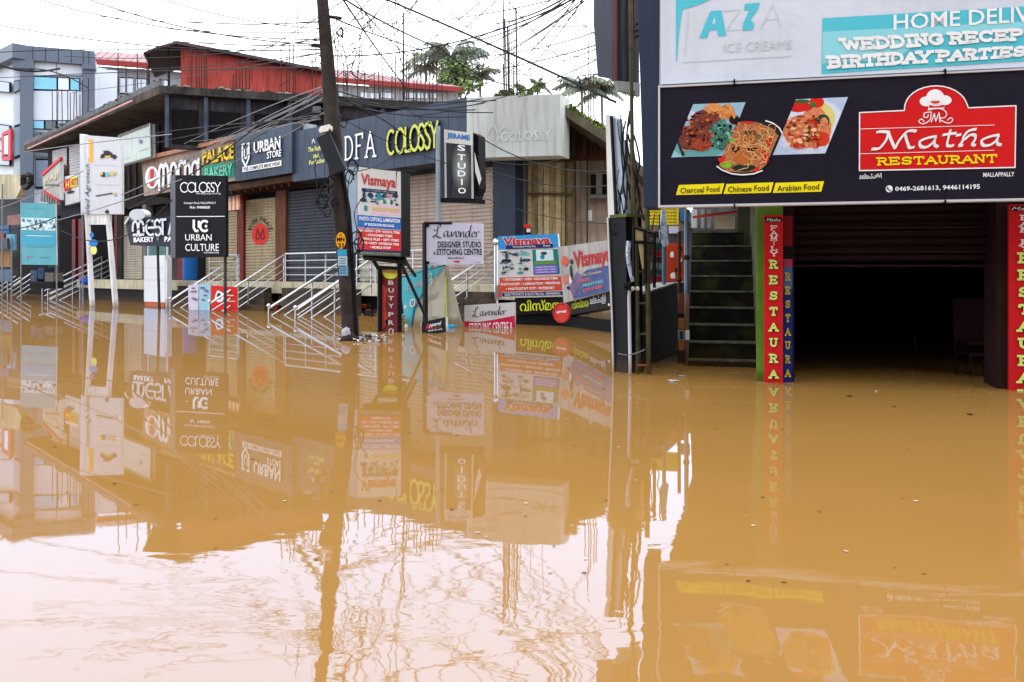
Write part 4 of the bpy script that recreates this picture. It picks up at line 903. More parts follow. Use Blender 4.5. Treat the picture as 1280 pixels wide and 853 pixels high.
# vertical product sign under it
PU = PL((476, 17.25), (499, 17.1)); BG = M('maroon_flex', (110, 34, 38), .45, .25, 3)
b = Board('vertical_sign', 'narrow red vertical sign with white buty pro letters under the light box', 'sign', PU, [(477, 333), (499, 334), (499, 430), (477, 430)], .08, BG, WHITE, off=.06, base_z=-.5)
P = [(.5 + .5 * math.cos(6.283 * k / 20), .055 + .105 * max(-.5, math.sin(6.283 * k / 20))) for k in range(20)]
b.poly(P, ink((200, 206, 60))); b.text('Vismaya', .05, .04, .95, .1, ink((190, 90, 80)), 3, bold=.02)
b.poly([(.0, .2), (.3, .3), (.2, .5), (.35, .7), (0, .85)], ink((170, 60, 50)), 1)
FADE = M('faded_letter', (186, 176, 178), .5)
for k, ch in enumerate('BUTY'): b.text(ch, .38, .18 + k * .1, .7, .235 + k * .1, FADE, 3, bold=.03)
for k, ch in enumerate('PRO'): b.text(ch, .38, .59 + k * .105, .7, .65 + k * .105, FADE, 3, bold=.03)
# two banners above the black malayalam boards
PQ = PL((622, 19.8), (700, 18.9))
b = Board('printed_poster', 'blue topped poster with red vismaya lettering fixed above the black board', 'poster', PQ, [(622.5, 295.5), (697, 292.5), (704, 371), (623, 373)], .06, FLEX, WHITE, off=.1, base_z=.2)
SKY = ink((52, 140, 198))
b.rect(0, 0, 1, .215, SKY); b.text('Vismaya', .08, .025, .87, .2, VR, 2.6, bold=.04)
mbw = b.text('Vismaya', .07, .02, .88, .205, LETW, 2, bold=.07)
b.rect(.13, .155, .9, .215, DBL, 3.2); b.text('The Complete Printing Shop', .24, .165, .62, .205, LETW, 4); b.text('Point', .75, .165, .86, .2, LETW, 4)
b.rect(.56, .24, .98, .64, ink((38, 116, 110)), 1.2); b.rect(.62, .245, .9, .42, ink((196, 216, 220)), 2); b.rect(.58, .43, .95, .48, ink((90, 140, 70)), 2); b.rect(.57, .49, .95, .63, ink((110, 90, 180)), 2)
for v in (.51, .55, .59): b.text('LAMINATION SPIRAL', .6, v, .93, v + .022, LETW, 3)
b.blobs([(.1, .26, .09, .012, KK), (.14, .32, .03, .05, KK), (.13, .4, .09, .035, KK), (.28, .3, .07, .025, ink((30, 70, 110))), (.44, .3, .09, .03, ink((90, 170, 170))), (.37, .4, .02, .05, ink((60, 70, 70))), (.45, .4, .08, .03, ink((40, 60, 110))), (.13, .5, .03, .02, KK), (.22, .52, .03, .015, KK), (.45, .54, .05, .03, KK), (.07, .6, .03, .03, ink((70, 110, 80))), (.35, .6, .06, .02, TEA), (.75, .3, .06, .03, KK), (.72, .36, .04, .04, TEA)])
b.blobs([(random.uniform(.04, .52), random.uniform(.25, .63), random.uniform(.01, .03), random.uniform(.008, .02), random.choice([KK, TEA, ink((60, 90, 120)), ink((130, 150, 140))])) for _ in range(34)], lv=2.5)
b.rect(.02, .67, 1.0, .9, ORA); b.rect(0, .78, .05, .99, ORA, 1.2)
for k, (s, u0, u1) in enumerate((('• STATIONERY • DISH • RECHARGE ITEMS', .08, .94), ('PHOTOCOPY • LAMINATION • PRINTING', .04, .97), ('• PHOTOSTAT DTP • INTERNET', .12, .88))):
    b.text(s, u0, .685 + k * .075, u1, .725 + k * .075, LETW, 3, bold=.02)
b.rect(.06, .915, 1.0, .975, DBL); b.text('ELECTRONICS & ELECTRICAL  REPAIRING', .1, .925, .96, .965, LETW, 3)
MALB = M('brown_black_board', (30, 25, 26), .4, .1, 4)
b = Board('malayalam_board', 'black board with yellow green malayalam word under the blue topped poster', 'sign', PQ, [(643.5, 371.5), (704, 370), (704, 391), (644, 394)], .3, MALB, JET, off=0)
b.text('വിസ്മയ', .1, .18, .98, .82, M('acid_yellow', (214, 220, 50), .45), 2, bold=.02)
PZ(MB(), PQ, 645, 704, -.6, .25, -.1, .25, JET).build('base_box', b.root)
PX = PL((700, 18.9), (764, 16.7))
b = Board('torn_poster', 'torn grey poster with red vismaya lettering at the right of the pair', 'poster', PX, [(698, 309), (763, 300), (768, 362), (704.5, 379)], .05, M('grimy_flex', (168, 166, 160), .6, .18, 3, streak=.35), WHITE, off=.12, base_z=.2)
b.text('Vismaya', .26, .12, .98, .52, VR, 2.4, bold=.03)
b.poly([(.3, .62), (.5, .5), (1, .5), (1, 1), (.22, .98)], M('faded_blue', (74, 88, 134), .6, .25, 5), 1.3); b.poly([(.2, .98), (.42, .6), (.3, .5), (.14, .75)], M('faded_violet', (112, 94, 128), .6, .25, 5), 1.5)
b.blobs([(.1, .27, .07, .11, ink((206, 92, 80))), (.08, .6, .06, .1, ink((206, 110, 90))), (.2, .5, .03, .16, KK), (.12, .75, .04, .04, KK), (.22, .3, .03, .06, KK), (.17, .62, .03, .08, ink((214, 216, 214)))])
for k, (s, c_) in enumerate((('The Complete', (190, 180, 120)), ('XEROX', (220, 100, 90)), ('PRINTING', (120, 190, 180)), ('DTP WORK', (220, 100, 90)))):
    b.text(s, .4 if k != 1 else .3, .56 + k * .095, .78 if k != 1 else .55, .62 + k * .095, ink(c_), 3, bold=.02)
b = Board('malayalam_board', 'brown black board with yellow and white malayalam words under the torn poster', 'sign', PX, [(701, 372), (766, 360), (768, 384), (702, 396)], .3, MALB, JET, off=0)
b.text('വിസ്മയ', .2, .28, .52, .72, M('acid_yellow', (214, 220, 50), .45), 2, bold=.01); b.text('മല്ലപ്പള്ളി', .55, .22, .85, .72, LETW, 2)
b.blobs([(.9, .82, .02, .08, LETW)])
PZ(MB(), PX, 703, 767, -.6, .22, -.1, .25, JET).build('base_box', b.root)
rc = thing('red_round_sign', 'round red sign leaning at the corner between the two black boards', 'sign', W(701, 404, 17.6))
PRn = PL((690, 17.7), (713, 17.5)); mb = MB(); P = [PRn.at(701.5 + 10.5 * math.cos(6.283 * k / 24), 391.5 + 12.3 * math.sin(6.283 * k / 24)) for k in range(24)]; mb.prism(P, -PRn.n * .08, M('coral_red', (206, 66, 54), .45, .06)); mb.build('disc', rc)
mb = MB(); P = [PRn.at(701.5 + 10.2 * math.cos(6.283 * k / 24), 391.5 + 12 * math.sin(6.283 * k / 24), .01) for k in range(25)]; mb.tube(P, .012, VR, 5); mb.build('rim', rc)
text(rc, PRn, 'airtel', [(695.5, 388.5), (707.5, 387.5), (707.5, 391), (695.5, 392)], .01, LETW, bold=.03)
mt2 = thing('meter_box', 'small red and black box on the plank wall above the blue topped poster', 'meter', W(659, 291, 22)); PJ = PL((650, 22), (670, 22)); PP(MB(), PJ, rq(655.5, 285, 664, 293), .1, .15, JET).build('box_body', mt2); PP(MB(), PJ, rq(655, 280.5, 663.5, 285), .12, .2, M('red_cap', (190, 40, 40), .5)).build('cap', mt2); PP(MB(), PJ, rq(658, 286, 663, 290.5), .12, .03, WHITE).build('dial', mt2)

# ------------------------------------------------------------------ studio light box, lavender boards, torn banner
PJ2 = PL((545, 19.3), (598, 18.8))
b = Board('studio_lightbox', 'black jerame studio light box with vertical letters high on a grey post', 'sign', PJ2, [(555, 162), (591, 166.5), (592, 248.5), (556, 247.5)], .4, M('grey_black_print', (44, 46, 48), .35, .3, 1), JET, base_z=0)
PP(MB(), PL((545.5, 19.6), (555, 19.31)), [(545.5, 160), (555, 161.5), (556, 248.5), (545.5, 250)], 0, .1, JET).build('side_panel', b.root)
PP(MB(), PJ2, [(545.5, 248), (597, 249), (596, 254), (545.5, 252.5)], -.03, .35, JET).build('bottom_panel', b.root)
b.rect(0, 0, 1, .19, FLEX, 1); b.text('JERAME', .1, .04, .9, .14, ink((40, 110, 180)), 2, bold=.04)
for k in range(9):   # printed grey glow behind the letters
    u = .5; c_ = 60 + k * 11; b.poly([(.58 + (.36 - k * .035) * math.cos(6.283 * j / 20), .55 + (.36 - k * .033) * math.sin(6.283 * j / 20)) for j in range(20)], ink((c_, c_ + 4, c_ - 2)), 1 + k * .12)
for ch, v in zip('STUDIO', (.2, .34, .47, .585, .71, .84)): b.text(ch, .46, v, .74 if ch != 'I' else .74, v + .09, LETW, 3, bold=.02) if ch != 'I' else b.text(ch, .57, v, .63, v + .09, LETW, 3, bold=.02)
b.poly([(.08, .5), (.16, .44), (.24, .5), (.26, .7), (.16, .98), (.08, .98)], KK, 2.5)
for u in (.0, .93): b.rect(u, .19, u + .07, 1, ink((170, 172, 172)), 2)
PP(MB(), PJ2, [(591.5, 166), (598, 170), (599, 236), (593, 250)], -.1, .3, JET).build('side_panel', b.root)
mb = MB(); mb.prism([W(593, 190, 18.8), W(602, 224, 18.6), W(599, 232, 18.7), W(594, 215, 18.8)], V((0, .02, 0)), FLEX); mb.build('torn_flap', b.root)
leg(b.root, W(547.5, 158, 19.2), V(W(548, 411, 19.2).to_tuple()[:2] + (-.8,)), .05, M('galvanised_blue_post', (132, 148, 158), .45, .1, 4), 'post', 8)
PLV = PL((531, 18.2), (603, 17.9)); LAV = M('lavender_white', (200, 200, 218), .45, .03, 3)
b = Board('lavender_sign', 'white lavender designer studio sign with red arrow on a black post', 'sign', PLV, [(533, 278.5), (603.5, 279.5), (603.5, 330.5), (533, 331.5)], .05, LAV, WHITE, base_z=0)
leg(b.root, PLV.at(531, 279, -.02), PLV.z(532, -.8, -.02), .055, BB, 'post', 4); MB().tube([PLV.at(530, 279, .0), PLV.at(565, 279, .0)], .03, BB, 4).build('top_bar', b.root)
for y in (282, 329): PP(MB(), PLV, rq(531, y - 2, 536, y + 1.5), .03, .08, JET).build('clamp', b.root)
KI = ink((38, 34, 44))
def script_lav(parent, pl, q, off, mat, w=.06):
    """handwritten word: L a v e n d e r"""
    cv = lambda p: [(v.x, v.y) for v in catmull([(a, b_, 0) for a, b_ in p], 5)]
    P = [cv([(.12, .62), (.25, .55), (.5, .68), (.72, .9), (.62, 1.0), (.48, .85), (.4, .5), (.32, .2), (.12, .06), (.03, .16), (.18, .22), (.45, .1), (.75, .02), (1.0, .14)])]
    P.append(cv([(1.35, .5), (1.15, .52), (1.0, .3), (1.1, .12), (1.3, .25), (1.38, .5), (1.36, .2), (1.5, .12), (1.6, .3)]))
    P.append(cv([(1.6, .45), (1.7, .45), (1.75, .12), (2.0, .5), (2.1, .42)]))
    P.append(cv([(2.1, .25), (2.35, .38), (2.3, .52), (2.12, .4), (2.15, .14), (2.4, .18)]))
    P.append(cv([(2.5, .5), (2.5, .12), (2.65, .45), (2.82, .45), (2.8, .12), (2.95, .2)]))
    P.append(cv([(3.3, .5), (3.1, .5), (2.98, .25), (3.1, .1), (3.28, .3), (3.5, 1.0), (3.38, .5), (3.36, .14), (3.5, .2)]))
    P.append(cv([(3.55, .25), (3.8, .38), (3.75, .52), (3.58, .4), (3.6, .14), (3.85, .18)]))
    P.append(cv([(3.95, .5), (3.95, .12)])); P.append(cv([(3.95, .38), (4.1, .52), (4.25, .48)]))
    mb = MB(); sweep(mb, pl, q, P, off, mat, nib=(w * 1.6, w * .9), asp=4.3); return mb.build('lettering', parent)
script_lav(b.root, PLV, rq(541, 280.5, 600, 298, 1), .01, KI)
b.text('FOR LADIES & KIDS FASHION', .42, .39, .95, .412, KI, 2); b.text('DESIGNER STUDIO', .2, .44, .97, .59, KI, 2, bold=.02); b.text('STITCHING CENTRE', .18, .62, .985, .77, KI, 2, bold=.02); b.text('&', .12, .68, .165, .755, KI, 2)
b.text('MALLAPPALLY', .38, .82, .68, .86, KI, 2, bold=.02); b.poly([(.48, .91), (.54, .91), (.54, .895), (.61, .925), (.54, .955), (.54, .94), (.48, .94)], ink((206, 30, 40)), 2)
b.text('Near Bus Stand', .08, .945, .2, .965, KI, 2); b.text('9048 8800', .86, .945, .96, .965, KI, 2)
# torn triangular banner
PT = PL((499, 18.9), (580, 18.4)); TQ = M('turquoise_banner', (84, 178, 190), .5, .1, 2, streak=.15); GB = M('grey_beige_flex', (176, 170, 152), .6, .12, 3, streak=.25)
tb = thing('torn_banner', 'torn turquoise and beige banner hanging in a triangle into the water', 'banner', PT.z(540, 0))
mb = MB(); PP(mb, PT, [(499, 348), (541, 331), (524, 372), (505, 398), (511, 425), (520, 425), (507, 408)], .0, .02, TQ)
mb.build('turquoise_cloth', tb)
PP(MB(), PT, [(499, 348), (557, 332), (530, 362), (516, 388), (513, 425), (509, 425)], .01, .015, TQ).build('turquoise_cloth', tb)
PP(MB(), PT, [(557, 332), (560, 332), (578, 407), (579, 425), (512, 425), (520, 388), (533, 362)], .0, .02, GB).build('beige_cloth', tb)
PP(MB(), PT, [(551, 342), (556, 337), (557, 360), (556, 400), (540, 395), (538, 366)], .015, .01, M('beige_cloth_light', (190, 186, 168), .6, .1, 3, streak=.2)).build('cloth_fold', tb)
PP(MB(), PT, [(556.5, 345), (558, 345), (559, 400), (557, 400)], .02, .01, M('yellow_green_edge', (196, 200, 90), .6)).build('yellow_edge', tb)
text(tb, PT, 'Design', [(507, 358), (535, 346), (535, 355), (509, 365)], .03, M('faded_pink', (206, 170, 160), .6), shear=.3); text(tb, PT, '2', [(536, 342), (541, 340), (541, 350), (536, 352)], .03, M('faded_cream', (206, 200, 176), .6), bold=.02)
text(tb, PT, 'Bridal', [(514, 377), (548, 363), (548, 372), (514, 384)], .03, M('faded_grey', (150, 140, 140), .6), shear=.3); text(tb, PT, 'O', [(512, 375), (519, 372), (519, 383), (512, 385)], .034, LETW)
MB().ball(W(563, 409, 18.2), .07, ink((30, 150, 190)), sc=(1.5, .6, .8), jit=.15).build('blue_patch', tb)
MB().tube([PT.at(498, 348.5, .0), PT.at(557, 331.5, .0)], .012, JET, 5).build('edge_rope', tb)
# small black board
PA = PL((526, 16.9), (558, 16.5)); b = Board('small_black_board', 'small tilted black board with red and white script at the foot of the torn banner', 'sign', PA, [(527, 403), (557, 396.5), (557.5, 415.5), (527.5, 419)], .06, BLACK, WHITE)
b.text('A', .14, .2, .3, .62, ink((206, 40, 44)), 2, bold=.03, shear=.3); b.text('pparel', .3, .2, .82, .55, LETW, 2, bold=.01, shear=.3); b.text('made for you', .25, .66, .85, .84, LETW, 2, shear=.3); b.rect(.3, .58, .82, .61, ink((206, 40, 44)), 3)
MB().tube([PA.at(526.7, 403, 0), PA.z(527, -.6, 0)], .02, WHITE, 5).build('stake', b.root)
# half sunk lavender board
PK = PL((580, 18.7), (644, 18.2)); CRM = ink((190, 30, 66))
b = Board('sunken_board', 'white and crimson lavender stitching centre board half under water', 'sign', PK, [(580.5, 382), (643.5, 378), (644, 440), (581, 440)], .05, M('offwhite_flex', (196, 194, 192), .5, .05, 2), WHITE, base_z=-.6)
script_lav(b.root, PK, rq(590, 384, 633, 397, -2), .01, KI)
b.poly([(0, .34), (.25, .37), (.55, .34), (1, .27), (1, 1), (0, 1)], CRM, 1); b.text('STITCHING CENTRE &', .09, .39, .95, .62, LETW, 2)

# ------------------------------------------------------------------ old house behind the white fascia
OH = PL((645, 22.8), (900, 22.2)); PLANK = [M('plank_ochre_%d' % k, c_, .85, .25, 6, streak=.6) for k, c_ in enumerate(((186, 164, 120), (166, 146, 106), (196, 178, 138), (150, 132, 98)))]
oh = thing('old_house', 'old mossy roofed house with plank wall behind the white corner fascia', 'house', OH.z(700, 0))
PP(MB(), OH, [(645, 190), (765, 190), (900, 300), (900, 420), (645, 420)], -.3, .3, M('old_wall', (164, 148, 128), .9, .25, 2, streak=.7, bump=.3)).build('wall', oh)
PP(MB(), OH, rq(646, 200, 657, 420), .1, .4, GREYP).build('pilaster', oh)
for k in range(8):
    x = 657.5 + k * 7.4; PP(MB(), OH, rq(x, 192 + random.uniform(-2, 2), x + 6.9, 400), -.15 - random.uniform(0, .06), .1, PLANK[(k * 3 + k // 3) % 4]).build('plank', oh)
for y in (241, 200): PP(MB(), OH, rq(657, y, 717, y + 2.5), -.05, .06, M('rail_wood', (84, 70, 50), .9, .3)).build('cross_rail', oh)
for x in (657, 706, 718, 733): PP(MB(), OH, rq(x, 150, x + 2, 400), 0, .08, M('dark_rail_wood', (66, 56, 48), .9, .3)).build('post', oh)
wpane(oh, OH, rq(738, 216, 760, 245), -.1, [INSIDE, M('dusty_pane', (120, 116, 106), .4, .2)], (.33, .66), M('old_window_frame', (150, 140, 122), .8, .2, 5, streak=.4))
PP(MB(), OH, rq(735, 263, 740, 276), -.05, .06, WHITE).build('switch_box', oh); PP(MB(), OH, rq(737, 245, 763, 248), 0, .3, GREYP).build('window_sill', oh)
MOS = M('mossy_slab', (84, 78, 66), .95, .3, 3, bump=.6, moss=.35); EAV = M('eave_red_brown', (92, 60, 46), .9, .3, 3, streak=.5)
mb = MB(); P = [OH.at(697, 128, 1.4), OH.at(757, 164, 1.4), OH.at(905, 305, 1.4), OH.at(905, 318, 1.4), OH.at(757, 178, 1.4), OH.at(697, 139, 1.4)]; mb.prism(P, -OH.n * 7, MOS); mb.build('roof', oh)
mb = MB(); PP(mb, OH, [(700, 140), (757, 178), (757, 200), (700, 200)], -.1, .15, EAV); mb.build('gable_board', oh)
for x in (703, 715, 729, 743):
    t = (x - 697) / 60; PP(MB(), OH, [(x, 141 + 39 * t), (x + 4, 143.5 + 39 * t), (x + 4, 196), (x, 196)], .1, .3, M('roof_post', (62, 56, 54), .9, .3)).build('post', oh)
# moss tufts on the slab
mb = MB(); MG = [M('moss_bright', (118, 132, 40), .9, .3, 9), M('moss_dark', (66, 78, 30), .9, .3, 9)]
for k in range(700):
    t = random.random() ** 1.2; px, py = 697 + 80 * t, 128 + 48 * t; c = OH.at(px, py, 1.4 - random.random() * 2.5); c.z += random.uniform(-.02, .08); s = random.uniform(.03, .11)
    mb.poly([c + V((random.uniform(-s, s), random.uniform(-s, s), random.uniform(-s, s))) for _ in range(3)], random.choice(MG if px > 725 else [MG[1], MG[1], MG[0]]))
tag(mb.build('moss', oh), kind='stuff')
# ------------------------------------------------------------------ right side: boards and clutter left of the stairs
RP = PL((822, 8.9), (1500, 7.82)); rd = RP.d if RP.d.x > 0 else -RP.d; rn = RP.n       # restaurant front
BAM = M('mossy_bamboo', (76, 74, 50), .8, .3, 8, streak=.5); RAMP = M('rusty_bamboo', (132, 78, 44), .8, .3, 8)
NV = M('navy_hoarding', (30, 39, 54), .45, .15, 2, streak=.35); ST = M('streaked_hoarding', (62, 64, 70), .6, .3, 2, streak=.85)
ho = thing('hoarding_box', 'dark blue hoarding box high between the sky and the slate column', 'hoarding', W(770, 100, 10.6))
PH1 = PL((742, 10.8), (769, 10.3)); PH2 = PL((769, 10.3), (798, 10.5))
PP(MB(), PH1, [(742, -70), (768.5, -70), (768.5, 100), (747, 96), (742, 30)], 0, .06, NV).build('left_panel', ho)
PP(MB(), PH2, [(769, -70), (799, -70), (799, 104), (769, 100)], 0, .06, ST).build('right_panel', ho)
PP(MB(), PH2, [(770, 101), (800, 104), (800, 121), (774, 113)], .04, .05, M('torn_white_flex', (150, 152, 152), .6, .2, 2, streak=.5)).build('torn_flap', ho)
MB().tube([W(768.7, -70, 10.22), W(769, 100, 10.22)], .014, M('red_edge', (120, 44, 44), .6), 5).build('red_edge', ho)
for x in (776, 784, 791): MB().tube([PH2.at(x, -70, .02), PH2.at(x + 1, 104, .02)], .012, CONCD, 4).build('seam', ho)
wp = thing('tall_white_board', 'tall narrow dirty white board seen edge on left of the hoarding', 'sign', W(770, 280, 10.9))
PW1 = PL((757, 11.0), (785, 10.5)); WB = M('dirty_white_board', (190, 192, 188), .6, .12, 2, streak=.5); BLB = M('bluish_board', (150, 166, 180), .5, .1, 2, streak=.4)
PP(MB(), PW1, [(757, 143), (762, 145), (768, 272), (764, 276), (760, 276)], 0, .1, WB).build('white_panel', wp)
PP(MB(), PW1, [(763, 145), (771, 149), (781, 245), (780, 268), (770, 272)], -.03, .08, BLB).build('blue_panel', wp)
PP(MB(), PW1, [(762, 145), (763.6, 145), (770, 272), (768, 272)], .02, .03, JET).build('black_edge', wp)
PBX = P = PL((763, 10.3), (790, 10.0))
P_b = PL((780, 10.5), (798, 10.6))
bk = thing('black_panel_box', 'black standing panel with a thin white edge beside the torn poster', 'panel', P.z(773, 0))
PP(MB(), P, [(760.5, 273), (782, 271), (785, 500), (768, 500)], 0, .25, M('gloss_black_panel', (14, 15, 19), .5, .15, 3, streak=.3)).build('panel', bk)
PP(MB(), P_b, [(782, 300), (794, 300), (797, 500), (784, 500)], 0, .06, JET).build('rear_panel', bk)
MB().tube([P.at(759.6, 272, .02), P.at(762, 330, .02), P.at(765, 395, .02), P.at(767.5, 500, .02)], .013, WHITE, 5).build('white_edge', bk)
PP(MB(), P, [(762, 269), (783, 267), (783, 271), (762, 273)], .02, .3, M('mossy_cap', (84, 90, 48), .9, .3)).build('cap', bk)
pv = thing('white_pipe', 'thin white pipe with an elbow standing in front of the black panel', 'pipe', W(787, 467, 10))
MB().tube([W(790.5, 361, 9.95), W(787, 364, 9.95), W(786.3, 372, 9.95), W(787.5, 440, 9.95), W(787.8, 500, 9.95)], .019, M('pvc_white', (196, 198, 206), .4, .1, 4, streak=.3), 8).build('pipe_body', pv)
for x in (791, 797): MB().ball(W(x, 361, 9.9), .025, ink((196, 192, 176))).build('knob', pv)
MB().tube(catmull([W(772, 442, 9.9), W(785, 444, 9.9), W(800, 440, 9.9), W(806, 437, 9.9)], 4), .006, CABLEG, 4).build('string', pv)
ld = thing('bamboo_ladder', 'old mossy bamboo ladder standing before the black wall', 'ladder', W(802, 462, 10.0))
for a, b_, m in (((796, 285), (796.5, 478), BAM), ((809, 262), (811, 478), BAM)): MB().tube(catmull([W(a[0], a[1], 10), W(a[0] + 1, (a[1] + b_[1]) / 2, 9.98), W(b_[0], b_[1], 10)], 6), .028 if a[0] > 800 else .02, m, 8).build('rail', ld)
for y in (302, 340, 379.5, 418, 457): MB().tube([W(796, y, 9.98), W(810.5, y - .5, 9.98)], .013, BAM if y < 440 else RAMP, 6).build('rung', ld)
bpole = thing('bamboo_pole', 'tall greenish bamboo pole standing in front of the dark hoarding', 'pole', W(789, 468, 10.2)); MB().tube(catmull([W(787.5, -60, 10.15), W(789, 60, 10.15), W(790, 160, 10.15), W(793, 262, 10.15), W(806, 340, 10.1), W(813, 400, 10.05)], 5), .023, BAM, 8).build('culm', bpole); MB().tube([W(789, 250, 10.16), W(801, 478, 10.16)], .02, BAM, 6).build('culm', bpole)
mf = thing('metal_frame', 'rusty window like metal frame with cream panels leaning on the ladder', 'frame', W(806, 345, 9.92))
for a, b_ in (((792, 284), (792, 345)), ((792, 284), (818, 292)), ((818, 292), (818, 360)), ((792, 303), (818, 303)), ((806, 287), (807, 355))): MB().tube([W(a[0], a[1], 9.9), W(b_[0], b_[1], 9.9)], .018, JET, 4).build('frame_bar', mf)
mb = MB(); mb.prism([W(794, 286, 9.92), W(804, 289, 9.92), W(804, 302, 9.92), W(794, 302, 9.92)], V((0, .02, 0)), M('cream_panel', (186, 172, 130), .7, .1)); mb.prism([W(798, 305, 9.92), W(804, 305, 9.92), W(806, 336, 9.92), W(803, 336, 9.92)], V((0, .02, 0)), M('cream_panel', (186, 172, 130), .7, .1)); mb.build('cream_panel', mf)
cb = thing('blue_cloth', 'pale blue patterned cloth hanging on a bamboo stick below the column', 'cloth', W(829, 310, 11))
mb = MB(); mb.prism([W(828, 262, 11), W(832, 262, 11), W(834, 290, 11), W(836, 306, 11), W(831, 309, 11), W(826, 300, 11), W(825, 292, 11)], V((0, .08, 0)), food('cloth_print', [(70, 110, 170), (176, 196, 214), (206, 214, 222)], 22)); mb.build('cloth_body', cb)
MB().tube([W(830, 308, 11.05), W(830, 356, 11.05)], .024, M('blue_grey_pipe', (84, 112, 130), .5, .1, 4), 8).build('pipe', cb)
cl = thing('hanging_rag', 'blue and white rag hanging beside the black panel', 'rag', W(788, 352, 10)); MB().tube(catmull([W(786, 302, 9.98), W(785, 320, 9.96), W(788, 340, 9.97), W(791, 352, 9.98)], 4), .03, food('cloth_print2', [(40, 70, 130), (176, 190, 214), (200, 204, 210)], 12), 7, r2=.02).build('cloth_body', cl)
# low dark wall between ladder and stairs
PLW = PL((806, 10.9), (852, 12.6)); lw = thing('low_wall', 'low black stained wall between the bamboo ladder and the mossy stairs', 'wall', PLW.z(830, 0))
PP(MB(), PLW, [(797, 371), (812, 365), (845, 355), (862, 352), (862, 480), (797, 500)], 0, .2, M('soaked_black_wall', (20, 18, 19), .5, .3, 2, streak=.6)).build('wall_body', lw)
PP(MB(), PLW, [(812, 363.5), (845, 353.5), (845, 355.5), (812, 366)], .04, .28, M('wall_cap', (150, 148, 142), .8, .3, 4, streak=.5)).build('coping', lw)
# shop things seen through the gap
PGp = PL((800, 15.5), (900, 15)); gp = Board('yellow_poster', 'yellow poster with small black lines seen under the column', 'poster', PGp, rq(808, 258, 848, 281), .05, ink((222, 196, 30)), WHITE)
for k in range(5): gp.text('MATTRESS SOFA CURTAIN BED', .05 + .02 * k, .1 + k * .18, .95, .2 + k * .18, KI, 2, bold=.02)
PGq = PL((800, 14.9), (900, 14.4)); go = Board('orange_display', 'orange and white printed panel behind the pipes left of the stairs', 'poster', PGq, rq(833, 304, 857, 352), .05, ink((176, 60, 26)), WHITE)
go.blobs([(.3, .3, .12, .1, LETW), (.7, .45, .12, .08, LETW), (.35, .85, .16, .1, LETW), (.6, .7, .2, .06, ink((60, 30, 20))), (.7, .15, .16, .08, ink((60, 30, 20)))])
gs = thing('striped_stack', 'stack of red and dark striped goods behind the bamboo ladder', 'goods', W(820, 350, 14))
for k in range(8): mb = MB(); mb.aabb((W(812, 0, 14).x, 14, W(0, 352 - k * 8, 14).z), (W(832, 0, 14).x, 14.4, W(0, 345.5 - k * 8, 14).z), ink([(110, 24, 30), (40, 56, 60), (90, 110, 100), (60, 30, 34)][k % 4])); mb.build('bundle', gs)
bw = thing('back_shop', 'dim shop front with grey boards behind the pipes left of the stairs', 'building', W(835, 400, 17)); PBk = PL((775, 17.5), (960, 16.5))
PP(MB(), PBk, [(790, 290), (905, 288), (905, 420), (790, 420)], 0, .2, M('dim_grey_wall', (74, 76, 80), .8, .35, 2, streak=.5)).build('wall', bw)
for q, c_ in ((rq(836, 283, 848, 292), (170, 174, 190)), (rq(850, 262, 862, 276), (40, 90, 140)), (rq(864, 262, 871, 285), (180, 184, 184)), (rq(876, 262, 880, 285), (170, 170, 168)), (rq(884, 262, 888, 285), (160, 160, 158)), (rq(893, 270, 918, 286), (176, 170, 140))):
    PP(MB(), PBk, q, .06, .05, ink(c_)).build('panel', bw)
PP(MB(), PBk, [(866, 270), (930, 262), (930, 265), (866, 273)], .3, .1, ink((176, 50, 44))).build('red_strip', bw)
for k, (x, y0, y1, c_, r_, Yq) in enumerate(((858, 262, 478, (116, 140, 156), .03, 11.6), (849, 290, 470, (70, 50, 40), .022, 11.3))):
    o = thing('standing_pipe', ['grey blue pipe standing just left of the stairs', 'thin dark rusty rod left of the grey blue pipe'][k], 'pipe', W(x, 460, Yq)); MB().tube([W(x, y0, Yq), W(x, y1, Yq)], r_, M('pipe_%d' % k, c_, .5, .2, 4, streak=.4), 8).build('pipe_body', o)
    MB().ball(W(x, y0 + 60, Yq), r_ * 1.5, RUST).build('joint', o)
wpst = thing('painted_post', 'short post with orange white and black bands left of the stairs', 'post', W(851, 452, 11.2))
for k, (y0, y1, c_) in enumerate(((367, 392, (120, 70, 50)), (392.5, 397, (30, 24, 22)), (397.5, 412, (176, 116, 50)), (412.5, 426, (196, 190, 186)), (426.5, 438, (196, 130, 60)), (438.5, 480, (80, 60, 50)))):
    mb = MB(); a = W(848.5, y1, 11.2); c2 = W(854.5, y0, 11.25); mb.aabb((a.x, 11.2, a.z), (c2.x, 11.28, c2.z), ink(c_)); mb.build('painted_band', wpst)
mb = MB()
for k in range(5): a = W(849.5 + k, 424, 11.19); mb.aabb((a.x, 11.185, a.z), (a.x + .005, 11.199, a.z + .1), KI)
mb.build('print', wpst)
po = thing('painted_post', 'slim pale post with a printed band right beside the banded post', 'post', W(860, 452, 11.2)); mb = MB(); a = W(857.5, 475, 11.0); c2 = W(861, 368, 11.0); mb.aabb((a.x, 11.0, a.z), (c2.x, 11.05, c2.z), M('pale_rust_post', (150, 110, 84), .7, .3, 4, streak=.6)); mb.build('shaft', po)
mb = MB(); a = W(856.8, 425, 10.99); c2 = W(861.6, 413, 10.99); mb.aabb((a.x, 10.98, a.z), (c2.x, 10.999, c2.z), LETW); mb.build('printed_band', po)
